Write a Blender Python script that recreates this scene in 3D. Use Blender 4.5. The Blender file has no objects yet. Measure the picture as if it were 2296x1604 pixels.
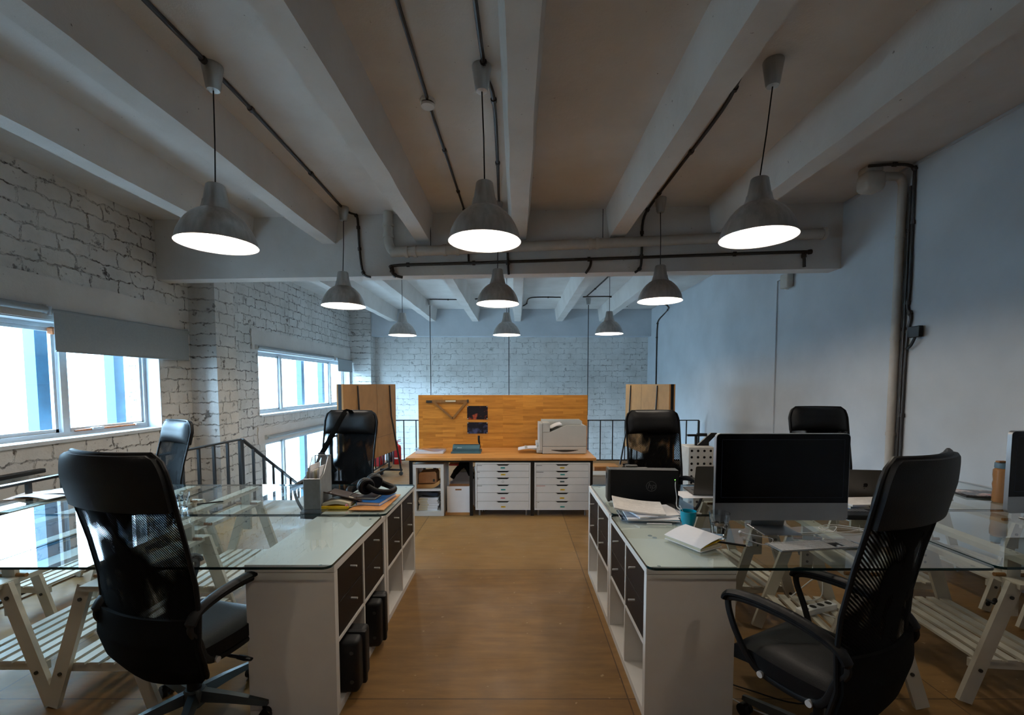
import bpy, bmesh, math, random
from mathutils import Vector, Matrix, Euler
R = math.radians
random.seed(7)
scene = bpy.context.scene
COL = scene.collection

# ------------------------------------------------------------------ camera, world, light, exposure
cam_d = bpy.data.cameras.new('camera'); cam = bpy.data.objects.new('camera', cam_d); COL.objects.link(cam)
cam.location = (0, 0, 1.49)
cam.rotation_euler = (math.pi / 2 - .06, 0, 0)
cam_d.sensor_fit = 'HORIZONTAL'; cam_d.sensor_width = 36
cam_d.lens = 36 * 1010 / 2296
cam_d.shift_x = (1148 - 1158) / 2296
cam_d.shift_y = (922.6 - 802) / 2296
cam_d.clip_start = .02
scene.camera = cam
vs = scene.view_settings
vs.view_transform = 'Standard'; vs.look = 'None'; vs.gamma = 1; vs.use_curve_mapping = False
vs.exposure = -.15
LAMP_W = 30
w = bpy.data.worlds.new('overcast_sky'); scene.world = w; w.use_nodes = True
nt = w.node_tree; bg = nt.nodes['Background']
tc = nt.nodes.new('ShaderNodeTexCoord'); sx = nt.nodes.new('ShaderNodeSeparateXYZ')
rp = nt.nodes.new('ShaderNodeValToRGB')
rp.color_ramp.elements[0].position = .45; rp.color_ramp.elements[0].color = (.30, .46, .60, 1)
rp.color_ramp.elements[1].position = .62; rp.color_ramp.elements[1].color = (.50, .76, 1, 1)
mr = nt.nodes.new('ShaderNodeMapRange'); mr.inputs[1].default_value = -1; mr.inputs[2].default_value = 1
nt.links.new(tc.outputs['Generated'], sx.inputs[0]); nt.links.new(sx.outputs[2], mr.inputs[0])
nt.links.new(mr.outputs[0], rp.inputs[0]); nt.links.new(rp.outputs[0], bg.inputs[0])
bg.inputs[1].default_value = 54.0
scene.cycles.max_bounces = 10
scene.cycles.diffuse_bounces = 5
scene.cycles.glossy_bounces = 4
scene.cycles.transparent_max_bounces = 24
scene.cycles.transmission_bounces = 8
scene.cycles.caustics_reflective = False
scene.cycles.caustics_refractive = False
scene.cycles.sample_clamp_indirect = 4

def portal(y0, y1, z0, z1, x=-4.66):
    l = bpy.data.lights.new('window_portal', 'AREA'); l.shape = 'RECTANGLE'
    l.size = z1 - z0; l.size_y = y1 - y0
    l.cycles.is_portal = True
    o = bpy.data.objects.new('window_portal', l); COL.objects.link(o)
    o.location = (x, (y0 + y1) / 2, (z0 + z1) / 2); o.rotation_euler = (0, R(-90), 0)
for a in ((2.3, 5.64, .95, 2.1), (7.8, 12.05, .95, 2.08), (7.95, 12.05, -2.2, .45)):
    portal(*a)

# ------------------------------------------------------------------ materials
def L(r, g, b):
    f = lambda c: (c / 255 / 12.92) if c / 255 <= .04045 else ((c / 255 + .055) / 1.055) ** 2.4
    return (f(r), f(g), f(b), 1)

class N:
    def __init__(s, name):
        s.m = bpy.data.materials.new(name); s.m.use_nodes = True
        s.t = s.m.node_tree; s.b = s.t.nodes['Principled BSDF']; s.out = s.t.nodes['Material Output']
    def n(s, t, **k):
        x = s.t.nodes.new('ShaderNode' + t)
        for a, v in k.items(): setattr(x, a, v)
        return x
    def l(s, a, b): s.t.links.new(a, b)
    def math(s, op, a, b=None, c=None, clamp=False):
        x = s.n('Math', operation=op); x.use_clamp = clamp
        for i, v in enumerate((a, b, c)):
            if v is None: continue
            if hasattr(v, 'is_output'): s.l(v, x.inputs[i])
            else: x.inputs[i].default_value = v
        return x.outputs[0]
    def noise(s, scale, vec=None, detail=4, rough=.55):
        x = s.n('TexNoise'); x.inputs['Scale'].default_value = scale; x.inputs['Detail'].default_value = detail
        x.inputs['Roughness'].default_value = rough
        if vec is not None: s.l(vec, x.inputs['Vector'])
        return x.outputs['Fac']
    def obj(s): return s.n('TexCoord').outputs['Object']
    def mixc(s, fac, a, b):
        x = s.n('Mix', data_type='RGBA')
        if hasattr(fac, 'is_output'): s.l(fac, x.inputs[0])
        else: x.inputs[0].default_value = fac
        for i, v in ((6, a), (7, b)):
            if hasattr(v, 'is_output'): s.l(v, x.inputs[i])
            else: x.inputs[i].default_value = v
        return x.outputs[2]
    def ramp(s, f, p0, p1):
        x = s.n('MapRange'); s.l(f, x.inputs[0]); x.inputs[1].default_value = p0; x.inputs[2].default_value = p1
        return x.outputs[0]
    def bump(s, h, strength=.3, dist=.01):
        x = s.n('Bump'); x.inputs['Strength'].default_value = strength; x.inputs['Distance'].default_value = dist
        s.l(h, x.inputs['Height']); s.l(x.outputs[0], s.b.inputs['Normal'])

def mat(name, rgb, rough=.5, metal=0., var=.06, scale=9, bump=0, bscale=60, spec=.5, coat=0, stretch=None):
    k = N(name); c = L(*rgb)
    v = k.obj()
    if stretch:
        mp = k.n('Mapping'); mp.inputs['Scale'].default_value = stretch; k.l(v, mp.inputs[0]); v = mp.outputs[0]
    nz = k.noise(scale, v)
    lo = tuple(x * (1 - 2 * var) for x in c[:3]) + (1,); hi = tuple(min(1, x * (1 + var)) for x in c[:3]) + (1,)
    k.l(k.mixc(k.ramp(nz, .3, .7), lo, hi), k.b.inputs['Base Color'])
    k.b.inputs['Roughness'].default_value = rough; k.b.inputs['Metallic'].default_value = metal
    k.b.inputs['Specular IOR Level'].default_value = spec; k.b.inputs['Coat Weight'].default_value = coat
    if bump: k.bump(k.noise(bscale, v), bump, .004)
    return k.m

def brick_mat(name, ax, wear=1.):
    k = N(name); o = k.obj(); s = k.n('SeparateXYZ'); k.l(o, s.inputs[0])
    cb = k.n('CombineXYZ'); k.l(s.outputs[ax], cb.inputs[0]); k.l(s.outputs[2], cb.inputs[1])
    dn = k.n('TexNoise'); dn.inputs['Scale'].default_value = 7; dn.inputs['Detail'].default_value = 8; dn.inputs['Roughness'].default_value = .62; k.l(o, dn.inputs['Vector'])
    sub = k.n('VectorMath', operation='SUBTRACT'); k.l(dn.outputs['Color'], sub.inputs[0]); sub.inputs[1].default_value = (.5, .5, .5)
    scl = k.n('VectorMath', operation='SCALE'); k.l(sub.outputs[0], scl.inputs[0]); scl.inputs['Scale'].default_value = .12
    ad = k.n('VectorMath', operation='ADD'); k.l(cb.outputs[0], ad.inputs[0]); k.l(scl.outputs[0], ad.inputs[1])
    br = k.n('TexBrick'); k.l(ad.outputs[0], br.inputs['Vector'])
    br.inputs['Scale'].default_value = 1; br.inputs['Brick Width'].default_value = .33; br.inputs['Row Height'].default_value = .155
    br.inputs['Mortar Size'].default_value = .011; br.inputs['Mortar Smooth'].default_value = .55
    line = br.outputs['Fac']
    patch = k.ramp(k.noise(1.3, o, 5, .6), .34, .56)
    frag = k.ramp(k.noise(11, o, 7, .8), .46, .56)
    thin = k.ramp(k.math('MULTIPLY', line, k.math('ADD', k.noise(6, o, 5, .7), .45)), .2, .85)
    crack = k.math('MULTIPLY', thin, k.math('MULTIPLY', frag, k.math('ADD', k.math('MULTIPLY', patch, .75), .25), clamp=True))
    chip = k.math('MULTIPLY', k.ramp(k.noise(6.5, o, 6, .7), .61, .66), k.math('ADD', k.math('MULTIPLY', patch, .8), .2))
    dark = k.math('MAXIMUM', crack, chip, clamp=True)
    paint = k.mixc(k.ramp(k.noise(2.2, o, 6), .3, .7), L(200, 197, 192), L(228, 226, 223))
    dirt = k.mixc(k.noise(14, o), L(30, 20, 16), L(74, 52, 42))
    k.l(k.mixc(k.math('MULTIPLY', dark, .9 * wear), paint, dirt), k.b.inputs['Base Color'])
    k.b.inputs['Roughness'].default_value = .75
    h = k.math('SUBTRACT', k.math('MULTIPLY', k.noise(16, o, 6, .65), .6), k.math('ADD', k.math('MULTIPLY', line, .55), k.math('MULTIPLY', dark, .9)))
    k.bump(h, .75 * wear, .018)
    return k.m

M = {}
M['brick_side'] = brick_mat('painted_brick_side', 1)
M['brick_back'] = brick_mat('painted_brick_back', 0, .62)
k = N('painted_concrete'); o = k.obj()
spots = k.ramp(k.noise(28, o, 3, .5), .735, .76)
base = k.mixc(k.ramp(k.noise(1.6, o, 6), .3, .7), L(206, 200, 194), L(224, 220, 216))
k.l(k.mixc(k.math('MULTIPLY', spots, .7), base, L(90, 76, 66)), k.b.inputs['Base Color']); k.b.inputs['Roughness'].default_value = .8
k.bump(k.math('ADD', k.noise(7, o, 7, .6), k.math('MULTIPLY', k.noise(90, o, 2), .15)), .45, .012); M['concrete'] = k.m
k = N('painted_plaster'); o = k.obj()
k.l(k.mixc(k.ramp(k.noise(1.2, o, 6), .3, .7), L(186, 192, 198), L(204, 210, 216)), k.b.inputs['Base Color']); k.b.inputs['Roughness'].default_value = .7
k.bump(k.noise(11, o, 7, .6), .25, .006); M['plaster'] = k.m

k = N('plywood_floor'); o = k.obj(); s = k.n('SeparateXYZ'); k.l(o, s.inputs[0])
def seam(src, off, per, wd):
    a = k.math('DIVIDE', k.math('SUBTRACT', src, off), per)
    fr = k.math('ABSOLUTE', k.math('SUBTRACT', k.math('FRACT', k.math('ADD', a, .5)), .5))
    return k.math('LESS_THAN', fr, wd / per)
stm = k.math('MAXIMUM', seam(s.outputs[1], 2.05, 1.49, .0035), seam(s.outputs[0], .53, 1.52, .003))
fl = k.n('CombineXYZ'); k.l(k.math('FLOOR', k.math('DIVIDE', k.math('SUBTRACT', s.outputs[0], .53), 1.52)), fl.inputs[0])
k.l(k.math('FLOOR', k.math('DIVIDE', k.math('SUBTRACT', s.outputs[1], 2.05), 1.49)), fl.inputs[1])
wn = k.n('TexWhiteNoise', noise_dimensions='3D'); k.l(fl.outputs[0], wn.inputs[0])
mp = k.n('Mapping'); mp.inputs['Scale'].default_value = (1, 6, 1); k.l(o, mp.inputs[0])
grain = k.noise(3.2, mp.outputs[0], 8, .65)
c1 = k.mixc(k.ramp(grain, .3, .7), L(101, 71, 34), L(130, 95, 48))
c2 = k.mixc(k.math('MULTIPLY', k.ramp(k.noise(2.2, o, 8, .7), .45, .75), .55), c1, L(84, 60, 34))
c3 = k.mixc(k.math('MULTIPLY', wn.outputs[0], .35), c2, L(170, 132, 80))
scr = k.ramp(k.noise(24, o, 3, .4), .72, .76)
c4 = k.mixc(k.math('MULTIPLY', scr, .3), c3, L(205, 180, 140))
k.l(k.mixc(k.math('MULTIPLY', stm, .75), c4, L(52, 36, 20)), k.b.inputs['Base Color'])
k.l(k.ramp(k.noise(4, o, 6), -.6, 1.4), k.b.inputs['Roughness']); k.b.inputs['Specular IOR Level'].default_value = .35
k.bump(k.math('SUBTRACT', k.math('MULTIPLY', grain, .3), stm), .35, .003); M['floor'] = k.m

def block_wood(name, ax, c_lo, c_hi):
    k = N(name); o = k.obj(); s = k.n('SeparateXYZ'); k.l(o, s.inputs[0]); cb = k.n('CombineXYZ')
    k.l(s.outputs[0], cb.inputs[0]); k.l(s.outputs[ax], cb.inputs[1])
    br = k.n('TexBrick'); k.l(cb.outputs[0], br.inputs['Vector']); br.offset = .37; br.offset_frequency = 3
    br.inputs['Scale'].default_value = 1; br.inputs['Brick Width'].default_value = .26; br.inputs['Row Height'].default_value = .030
    br.inputs['Mortar Size'].default_value = 0; br.inputs['Color1'].default_value = (0, 0, 0, 1); br.inputs['Color2'].default_value = (1, 1, 1, 1)
    mp = k.n('Mapping'); mp.inputs['Scale'].default_value = (2, 2, 2); mp.inputs['Scale'].default_value[ax] = 26; k.l(o, mp.inputs[0])
    g = k.noise(2.4, mp.outputs[0], 6, .6)
    f = k.math('ADD', k.math('MULTIPLY', br.outputs['Color'], .5), k.math('MULTIPLY', k.ramp(g, .25, .75), .5))
    k.l(k.mixc(f, L(*c_lo), L(*c_hi)), k.b.inputs['Base Color']); k.b.inputs['Roughness'].default_value = .38
    return k.m
M['block_v'] = block_wood('butcher_block_upright', 2, (142, 84, 20), (214, 146, 60))
M['block_h'] = block_wood('butcher_block_flat', 1, (176, 114, 52), (222, 160, 90))

M['white_lam'] = mat('white_laminate', (222, 218, 212), .38, var=.02)
M['white_drawer'] = mat('white_drawer', (228, 230, 232), .42, var=.02)
M['brown_drawer'] = mat('dark_brown_drawer', (24, 15, 11), .5, var=.1, spec=.14)
M['metal'] = mat('brushed_aluminium', (182, 182, 180), .34, .7, var=.10, scale=3, stretch=(9, 9, .15))
M['chrome'] = mat('chrome', (238, 238, 238), .28, .55)
M['alu'] = mat('satin_aluminium', (168, 170, 172), .36, .9, var=.03)
M['base_metal'] = mat('dark_cast_aluminium', (62, 66, 66), .4, .6)
M['black'] = mat('black_plastic', (10, 10, 11), .5, var=.1, spec=.3)
M['black_metal'] = mat('black_painted_steel', (24, 23, 23), .42, .2, var=.1)
M['leather'] = mat('black_leather', (6, 6, 7), .5, var=.1, bump=.15, bscale=220, spec=.2)
M['fabric'] = mat('black_fabric', (6, 6, 6), .95, var=.2, scale=90, bump=.2, bscale=300, spec=.1)
M['trestle'] = mat('whitewashed_pine', (196, 188, 172), .55, var=.09, scale=3, stretch=(1, 1, 1), bump=.1, bscale=30)
M['cable'] = mat('dark_cable_conduit', (44, 38, 34), .55, var=.15, scale=20)
M['cord_white'] = mat('white_cable', (222, 222, 220), .45)
M['pvc'] = mat('painted_pipe', (188, 180, 170), .5, var=.05)
M['box'] = mat('cardboard', (150, 104, 66), .8, var=.08, scale=18)
M['box2'] = mat('pale_cardboard', (176, 126, 72), .8, var=.06)
M['paper'] = mat('white_paper', (232, 231, 234), .7, var=.02)
M['cream'] = mat('cream_paper', (208, 200, 176), .75, var=.06)
M['blue'] = mat('blue_cover', (20, 96, 172), .45)
M['kraft'] = mat('kraft_envelope', (214, 150, 88), .7, var=.05)
M['brownleather'] = mat('dark_brown_leather', (52, 36, 32), .6, var=.15, scale=30, bump=.15, bscale=120)
M['yellow'] = mat('yellow_card', (226, 186, 20), .5)
M['teal'] = mat('turquoise_glaze', (0, 150, 178), .16, var=.03, coat=.3)
M['teal_label'] = mat('teal_sticker', (44, 160, 156), .5)
M['tea'] = mat('tea', (48, 30, 16), .1)
M['red'] = mat('red_paint', (176, 22, 30), .35, var=.06)
M['white_frame'] = mat('white_window_frame', (214, 220, 224), .45, var=.05)
M['teal_post'] = mat('weathered_blue_steel', (28, 70, 92), .6, var=.12)
M['rust'] = mat('rusty_foam', (150, 84, 40), .8, var=.2, scale=60)
M['blind'] = mat('grey_blind_fabric', (158, 164, 166), .8, var=.03, scale=60)
M['facade'] = mat('pale_facade', (235, 234, 228), .8, var=.05, scale=2)
M['facade_win'] = mat('facade_window', (150, 180, 200), .3)
M['hallfloor'] = mat('grey_hall_floor', (150, 148, 146), .6, var=.08)
M['print'] = mat('printer_casing', (186, 188, 184), .45, var=.02)
M['binder_teal'] = mat('grey_teal_plastic', (60, 92, 100), .4)
M['dark_gray'] = mat('dark_grey_plastic', (46, 46, 44), .4)
M['key'] = mat('white_keys', (226, 224, 222), .4, var=.01)
M['pink'] = mat('pink_earplug', (226, 140, 150), .5)
M['led'] = mat('green_led', (80, 255, 60), .3); _p = M['led'].node_tree.nodes['Principled BSDF']
_p.inputs['Emission Color'].default_value = (.2, 1, .1, 1); _p.inputs['Emission Strength'].default_value = 6
M['screen'] = mat('screen_off', (2, 2, 3), .22, var=.01, spec=.25)
M['laptop'] = mat('space_grey_aluminium', (92, 88, 84), .42, .7, var=.03)
M['logo_dark'] = mat('mirror_dark_logo', (22, 20, 20), .2, .8)
M['hp_logo'] = mat('dim_grey_logo', (74, 72, 68), .35)
M['corkboard'] = mat('brown_hardboard', (158, 114, 62), .7, var=.08, scale=6, bump=.05)
M['bluepaint'] = mat('dark_blue_edge', (30, 46, 66), .5)
M['pad'] = mat('clear_rubber_pad', (70, 86, 88), .3)
M['ruler'] = mat('pale_ruler_wood', (134, 92, 44), .5, var=.12, scale=30)
M['coin'] = mat('pale_plastic', (200, 196, 188), .45)
M['water_cap'] = mat('grey_blue_lid', (96, 120, 134), .45)

def simple_glass(name, tint, refl_rough=.0, base=.04, dens=1.):
    k = N(name); k.t.nodes.remove(k.b)
    tr = k.n('BsdfTransparent'); tr.inputs[0].default_value = tint
    gl = k.n('BsdfGlossy'); gl.inputs['Roughness'].default_value = refl_rough; gl.inputs[0].default_value = (1, 1, 1, 1)
    lw = k.n('LayerWeight'); lw.inputs[0].default_value = .5
    # Schlick reflectance from the facing angle
    fc = k.math('POWER', lw.outputs['Facing'], 4.0)
    fr = k.math('ADD', k.math('MULTIPLY', fc, 1 - base), base, clamp=True)
    ge = k.n('NewGeometry'); nb = k.math('SUBTRACT', 1, ge.outputs['Backfacing'])
    f = k.math('MULTIPLY', fr, nb)
    mx = k.n('MixShader'); k.l(f, mx.inputs[0]); k.l(tr.outputs[0], mx.inputs[1]); k.l(gl.outputs[0], mx.inputs[2])
    k.l(mx.outputs[0], k.out.inputs[0]); return k.m
M['glass'] = simple_glass('clear_tabletop_glass', (.945, .985, .978, 1), base=.055)
M['pane'] = simple_glass('window_glass', (.96, .985, 1, 1), base=.04)
k = N('tabletop_glass_edge'); k.b.inputs['Base Color'].default_value = L(10, 44, 44); k.b.inputs['Roughness'].default_value = .12
k.l(k.mixc(k.noise(5), L(4, 26, 30), L(12, 54, 56)), k.b.inputs['Base Color']); M['glass_edge'] = k.m
k = N('tumbler_glass'); k.b.inputs['Base Color'].default_value = (.97, .99, 1, 1); k.b.inputs['Roughness'].default_value = .01
k.b.inputs['Transmission Weight'].default_value = 1; k.b.inputs['IOR'].default_value = 1.35; M['tumbler'] = k.m
k = N('amber_bottle_plastic'); k.b.inputs['Base Color'].default_value = L(200, 142, 92); k.b.inputs['Roughness'].default_value = .15
k.b.inputs['Transmission Weight'].default_value = .55; M['amber'] = k.m
M['tray_clear'] = simple_glass('clear_blue_plastic', (.78, .84, .92, 1), .1, base=.12)

def see_through(name, rgb, lo, hi, scale, rough=.7, thr=(.45, .62), fine=None):
    k = N(name); o = k.obj(); k.l(k.mixc(k.noise(40, o), L(*rgb), tuple(c * .8 for c in L(*rgb)[:3]) + (1,)), k.b.inputs['Base Color'])
    k.b.inputs['Roughness'].default_value = rough
    k.b.inputs['Specular IOR Level'].default_value = .08 if rough > .8 else .5
    mp = k.n('Mapping'); mp.inputs['Scale'].default_value = (1, 1, .55); mp.inputs['Location'].default_value = (.35, 0, .2); k.l(o, mp.inputs[0])
    a = k.ramp(k.noise(scale, mp.outputs[0], 2, .5), *thr)
    f = k.math('ADD', k.math('MULTIPLY', a, hi - lo), lo, clamp=True)
    if fine:
        wv = k.n('TexWave'); wv.wave_type = 'BANDS'; wv.bands_direction = 'DIAGONAL'; wv.inputs['Scale'].default_value = fine
        k.l(o, wv.inputs['Vector']); f = k.math('MULTIPLY', f, k.math('MULTIPLY', wv.outputs['Fac'], 2), clamp=True)
    tr = k.n('BsdfTransparent'); mx = k.n('MixShader'); k.l(f, mx.inputs[0]); k.l(k.b.outputs[0], mx.inputs[1]); k.l(tr.outputs[0], mx.inputs[2])
    k.l(mx.outputs[0], k.out.inputs[0]); return k.m
M['mesh'] = see_through('black_woven_mesh', (5, 5, 5), .015, .5, 7.5, .9, thr=(.49, .63), fine=55)
M['rackmesh'] = see_through('silver_wire_mesh', (158, 162, 164), .30, .36, 30, .4)

k = N('lit_bulb'); k.b.inputs['Emission Color'].default_value = (1, .87, .70, 1); k.b.inputs['Emission Strength'].default_value = 40
k.b.inputs['Base Color'].default_value = (1, 1, 1, 1); M['bulb'] = k.m
k = N('white_shade_lining'); k.b.inputs['Base Color'].default_value = (.93, .93, .92, 1); k.b.inputs['Roughness'].default_value = .5
k.l(k.mixc(k.noise(8), (.9, .9, .89, 1), (.95, .95, .94, 1)), k.b.inputs['Base Color']); M['lining'] = k.m
k = N('printed_sheet'); o = k.obj(); s = k.n('SeparateXYZ'); k.l(o, s.inputs[0])
rows = k.math('LESS_THAN', k.math('FRACT', k.math('MULTIPLY', s.outputs[1], 62)), .38)
wd = k.math('GREATER_THAN', k.noise(38, o, 2), .47)
k.l(k.mixc(k.math('MULTIPLY', k.math('MULTIPLY', rows, wd), .28), L(228, 224, 220), L(130, 124, 124)), k.b.inputs['Base Color']); k.b.inputs['Roughness'].default_value = .7
M['printed'] = k.m
k = N('dark_photo_print'); o = k.obj()
f1 = k.ramp(k.noise(9, o, 3), .56, .72); f2 = k.ramp(k.noise(7, o, 3, .4), .6, .7)
k.l(k.mixc(f1, L(16, 12, 18), L(190, 84, 52)), k.b.inputs['Base Color']); k.b.inputs['Roughness'].default_value = .3; M['photo_red'] = k.m
k = N('dark_blue_photo_print'); o = k.obj()
k.l(k.mixc(k.ramp(k.noise(10, o, 4), .5, .75), L(14, 12, 20), L(84, 92, 130)), k.b.inputs['Base Color']); k.b.inputs['Roughness'].default_value = .3; M['photo_blue'] = k.m
k = N('glossy_magazine'); o = k.obj()
a = k.mixc(k.ramp(k.noise(8, o, 5), .45, .6), L(40, 30, 34), L(206, 190, 184))
k.l(k.mixc(k.ramp(k.noise(5, o, 3), .55, .65), a, L(176, 82, 70)), k.b.inputs['Base Color']); k.b.inputs['Roughness'].default_value = .25; M['magazine'] = k.m

# ------------------------------------------------------------------ mesh helpers
class B:
    def __init__(s): s.bm = bmesh.new(); s.M = Matrix(); s.mi = 0
    def _t(s, vs):
        if s.M != Matrix():
            for v in vs: v.co = s.M @ v.co
    def _f(s, vs):
        try:
            f = s.bm.faces.new(vs); f.material_index = s.mi; return f
        except ValueError: return None
    def at(s, loc=(0, 0, 0), rot=(0, 0, 0)): s.M = Matrix.Translation(loc) @ Euler(rot).to_matrix().to_4x4(); return s
    def box(s, x0, x1, y0, y1, z0, z1):
        v = [s.bm.verts.new((x, y, z)) for x in (x0, x1) for y in (y0, y1) for z in (z0, z1)]
        for q in ((0, 1, 3, 2), (4, 6, 7, 5), (0, 4, 5, 1), (2, 3, 7, 6), (0, 2, 6, 4), (1, 5, 7, 3)): s._f([v[i] for i in q])
        s._t(v); return s
    def cbox(s, c, d, rot=(0, 0, 0)):
        old = s.M; s.M = old @ Matrix.Translation(c) @ Euler(rot).to_matrix().to_4x4()
        s.box(-d[0] / 2, d[0] / 2, -d[1] / 2, d[1] / 2, -d[2] / 2, d[2] / 2); s.M = old; return s
    def rbox(s, x0, x1, y0, y1, z0, z1, r=.01, seg=2):
        t = bmesh.new(); v = [t.verts.new((x, y, z)) for x in (x0, x1) for y in (y0, y1) for z in (z0, z1)]
        for q in ((0, 1, 3, 2), (4, 6, 7, 5), (0, 4, 5, 1), (2, 3, 7, 6), (0, 2, 6, 4), (1, 5, 7, 3)): t.faces.new([v[i] for i in q])
        bmesh.ops.bevel(t, geom=list(t.edges), offset=r, segments=seg, affect='EDGES', profile=.5)
        mp = {}
        for a in t.verts: mp[a] = s.bm.verts.new(s.M @ a.co)
        for f in t.faces: s._f([mp[a] for a in f.verts])
        t.free(); return s
    def prism(s, poly, axis, a, b, cap=True):
        def P(p, h): return {'x': (h, p[0], p[1]), 'y': (p[0], h, p[1]), 'z': (p[0], p[1], h)}[axis]
        A = [s.bm.verts.new(P(p, a)) for p in poly]; C = [s.bm.verts.new(P(p, b)) for p in poly]
        n = len(poly)
        for i in range(n): s._f([A[i], A[(i + 1) % n], C[(i + 1) % n], C[i]])
        if cap: s._f(A[::-1]); s._f(C)
        s._t(A + C); return s
    def lathe(s, prof, n=28, close=False):
        rings = []; allv = []
        for r, z in prof:
            if r < 1e-5: v = [s.bm.verts.new((0, 0, z))]
            else: v = [s.bm.verts.new((r * math.cos(2 * math.pi * i / n), r * math.sin(2 * math.pi * i / n), z)) for i in range(n)]
            rings.append(v); allv += v
        pr = list(zip(rings, rings[1:])) + ([(rings[-1], rings[0])] if close else [])
        for a, b in pr:
            if len(a) == 1 and len(b) == 1: continue
            for i in range(n):
                j = (i + 1) % n
                if len(a) == 1: s._f([a[0], b[j], b[i]])
                elif len(b) == 1: s._f([a[i], a[j], b[0]])
                else: s._f([a[i], a[j], b[j], b[i]])
        s._t(allv); return s
    def cyl(s, a, b, r, r2=None, n=14):
        s.tube([a, b], [r, r if r2 is None else r2], n); return s
    def tube(s, pts, r, n=8, closed=False, flat=1., up=None):
        pts = [Vector(p) for p in pts]; m = len(pts); rs = r if isinstance(r, (list, tuple)) else [r] * m
        tan = []
        for i in range(m):
            a = pts[(i - 1) % m] if (closed or i) else pts[i]; b = pts[(i + 1) % m] if (closed or i < m - 1) else pts[i]
            t = (b - a); tan.append(t.normalized() if t.length > 1e-9 else Vector((0, 0, 1)))
        ref = Vector(up) if up else (Vector((0, 0, 1)) if abs(tan[0].z) < .9 else Vector((1, 0, 0)))
        rings = []; allv = []
        for i in range(m):
            t = tan[i]; u = (ref - t * ref.dot(t))
            if u.length < 1e-6: u = t.orthogonal()
            u.normalize(); w_ = t.cross(u)
            if not up: ref = u
            ring = [s.bm.verts.new(pts[i] + (u * math.cos(2 * math.pi * j / n) * flat + w_ * math.sin(2 * math.pi * j / n)) * rs[i]) for j in range(n)]
            rings.append(ring); allv += ring
        for i in range(m if closed else m - 1):
            a, b = rings[i], rings[(i + 1) % m]
            for j in range(n): s._f([a[j], a[(j + 1) % n], b[(j + 1) % n], b[j]])
        if not closed: s._f(rings[0][::-1]); s._f(rings[-1])
        s._t(allv); return s
    def beam(s, a, b, wd, th, up=(0, 0, 1)):
        a, b = Vector(a), Vector(b); t = (b - a).normalized(); up = Vector(up); u = (up - t * up.dot(t)).normalized(); w_ = t.cross(u)
        v = [s.bm.verts.new(p + u * i * th / 2 + w_ * j * wd / 2) for p in (a, b) for i, j in ((-1, -1), (1, -1), (1, 1), (-1, 1))]
        for q in ((3, 2, 1, 0), (4, 5, 6, 7), (0, 1, 5, 4), (1, 2, 6, 5), (2, 3, 7, 6), (3, 0, 4, 7)): s._f([v[i] for i in q])
        s._t(v); return s
    def sphere(s, c, r, sc=(1, 1, 1), n=14):
        prof = [(math.sin(math.pi * i / (n // 2)) * r, -math.cos(math.pi * i / (n // 2)) * r) for i in range(n // 2 + 1)]
        old = s.M; s.M = old @ Matrix.Translation(c) @ Matrix.Diagonal((*sc, 1)); s.lathe([(max(0, p[0]) if 0 < i < n // 2 else 0, p[1]) for i, p in enumerate(prof)], n); s.M = old; return s
    def grid(s, fn, nu, nv, thick=None):
        """surface fn(u,v)->(point, normal); a solid sheet when thick is given"""
        F = [[None] * (nv + 1) for _ in range(nu + 1)]; K = [[None] * (nv + 1) for _ in range(nu + 1)]; av = []
        for i in range(nu + 1):
            for j in range(nv + 1):
                p, nn = fn(i / nu, j / nv); p = Vector(p); nn = Vector(nn)
                F[i][j] = s.bm.verts.new(p); av.append(F[i][j])
                if thick: K[i][j] = s.bm.verts.new(p - nn * thick); av.append(K[i][j])
        for i in range(nu):
            for j in range(nv):
                s._f([F[i][j], F[i + 1][j], F[i + 1][j + 1], F[i][j + 1]])
                if thick: s._f([K[i][j], K[i][j + 1], K[i + 1][j + 1], K[i + 1][j]])
        if thick:
            for i in range(nu):
                s._f([F[i][0], K[i][0], K[i + 1][0], F[i + 1][0]]); s._f([F[i][nv], F[i + 1][nv], K[i + 1][nv], K[i][nv]])
            for j in range(nv):
                s._f([F[0][j], F[0][j + 1], K[0][j + 1], K[0][j]]); s._f([F[nu][j], K[nu][j], K[nu][j + 1], F[nu][j + 1]])
        s._t(av); return s
    def build(s, name, m, parent=None, smooth=False, loc=None, rot=None):
        bmesh.ops.recalc_face_normals(s.bm, faces=s.bm.faces)
        me = bpy.data.meshes.new(name)
        if smooth:
            for f in s.bm.faces: f.smooth = True
        s.bm.to_mesh(me); s.bm.free()
        if smooth: me.set_sharp_from_angle(angle=R(38))
        for x in (m if isinstance(m, (list, tuple)) else [m]): me.materials.append(M[x])
        ob = bpy.data.objects.new(name, me); COL.objects.link(ob)
        if parent: ob.parent = parent
        if loc is not None: ob.location = loc
        if rot is not None: ob.rotation_euler = rot
        return ob

def smooth_path(pts, k=6, closed=False):
    P = [Vector(p) for p in pts]; out = []; n = len(P)
    rng = range(n if closed else n - 1)
    for i in rng:
        g = (lambda q: P[q % n]) if closed else (lambda q: P[max(0, min(n - 1, q))])
        p0, p1, p2, p3 = g(i - 1), g(i), g(i + 1), g(i + 2)
        for j in range(k):
            t = j / k
            out.append(.5 * ((2 * p1) + (p2 - p0) * t + (2 * p0 - 5 * p1 + 4 * p2 - p3) * t * t + (3 * p1 - p0 - 3 * p2 + p3) * t ** 3))
    if not closed: out.append(P[-1])
    return out

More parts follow.
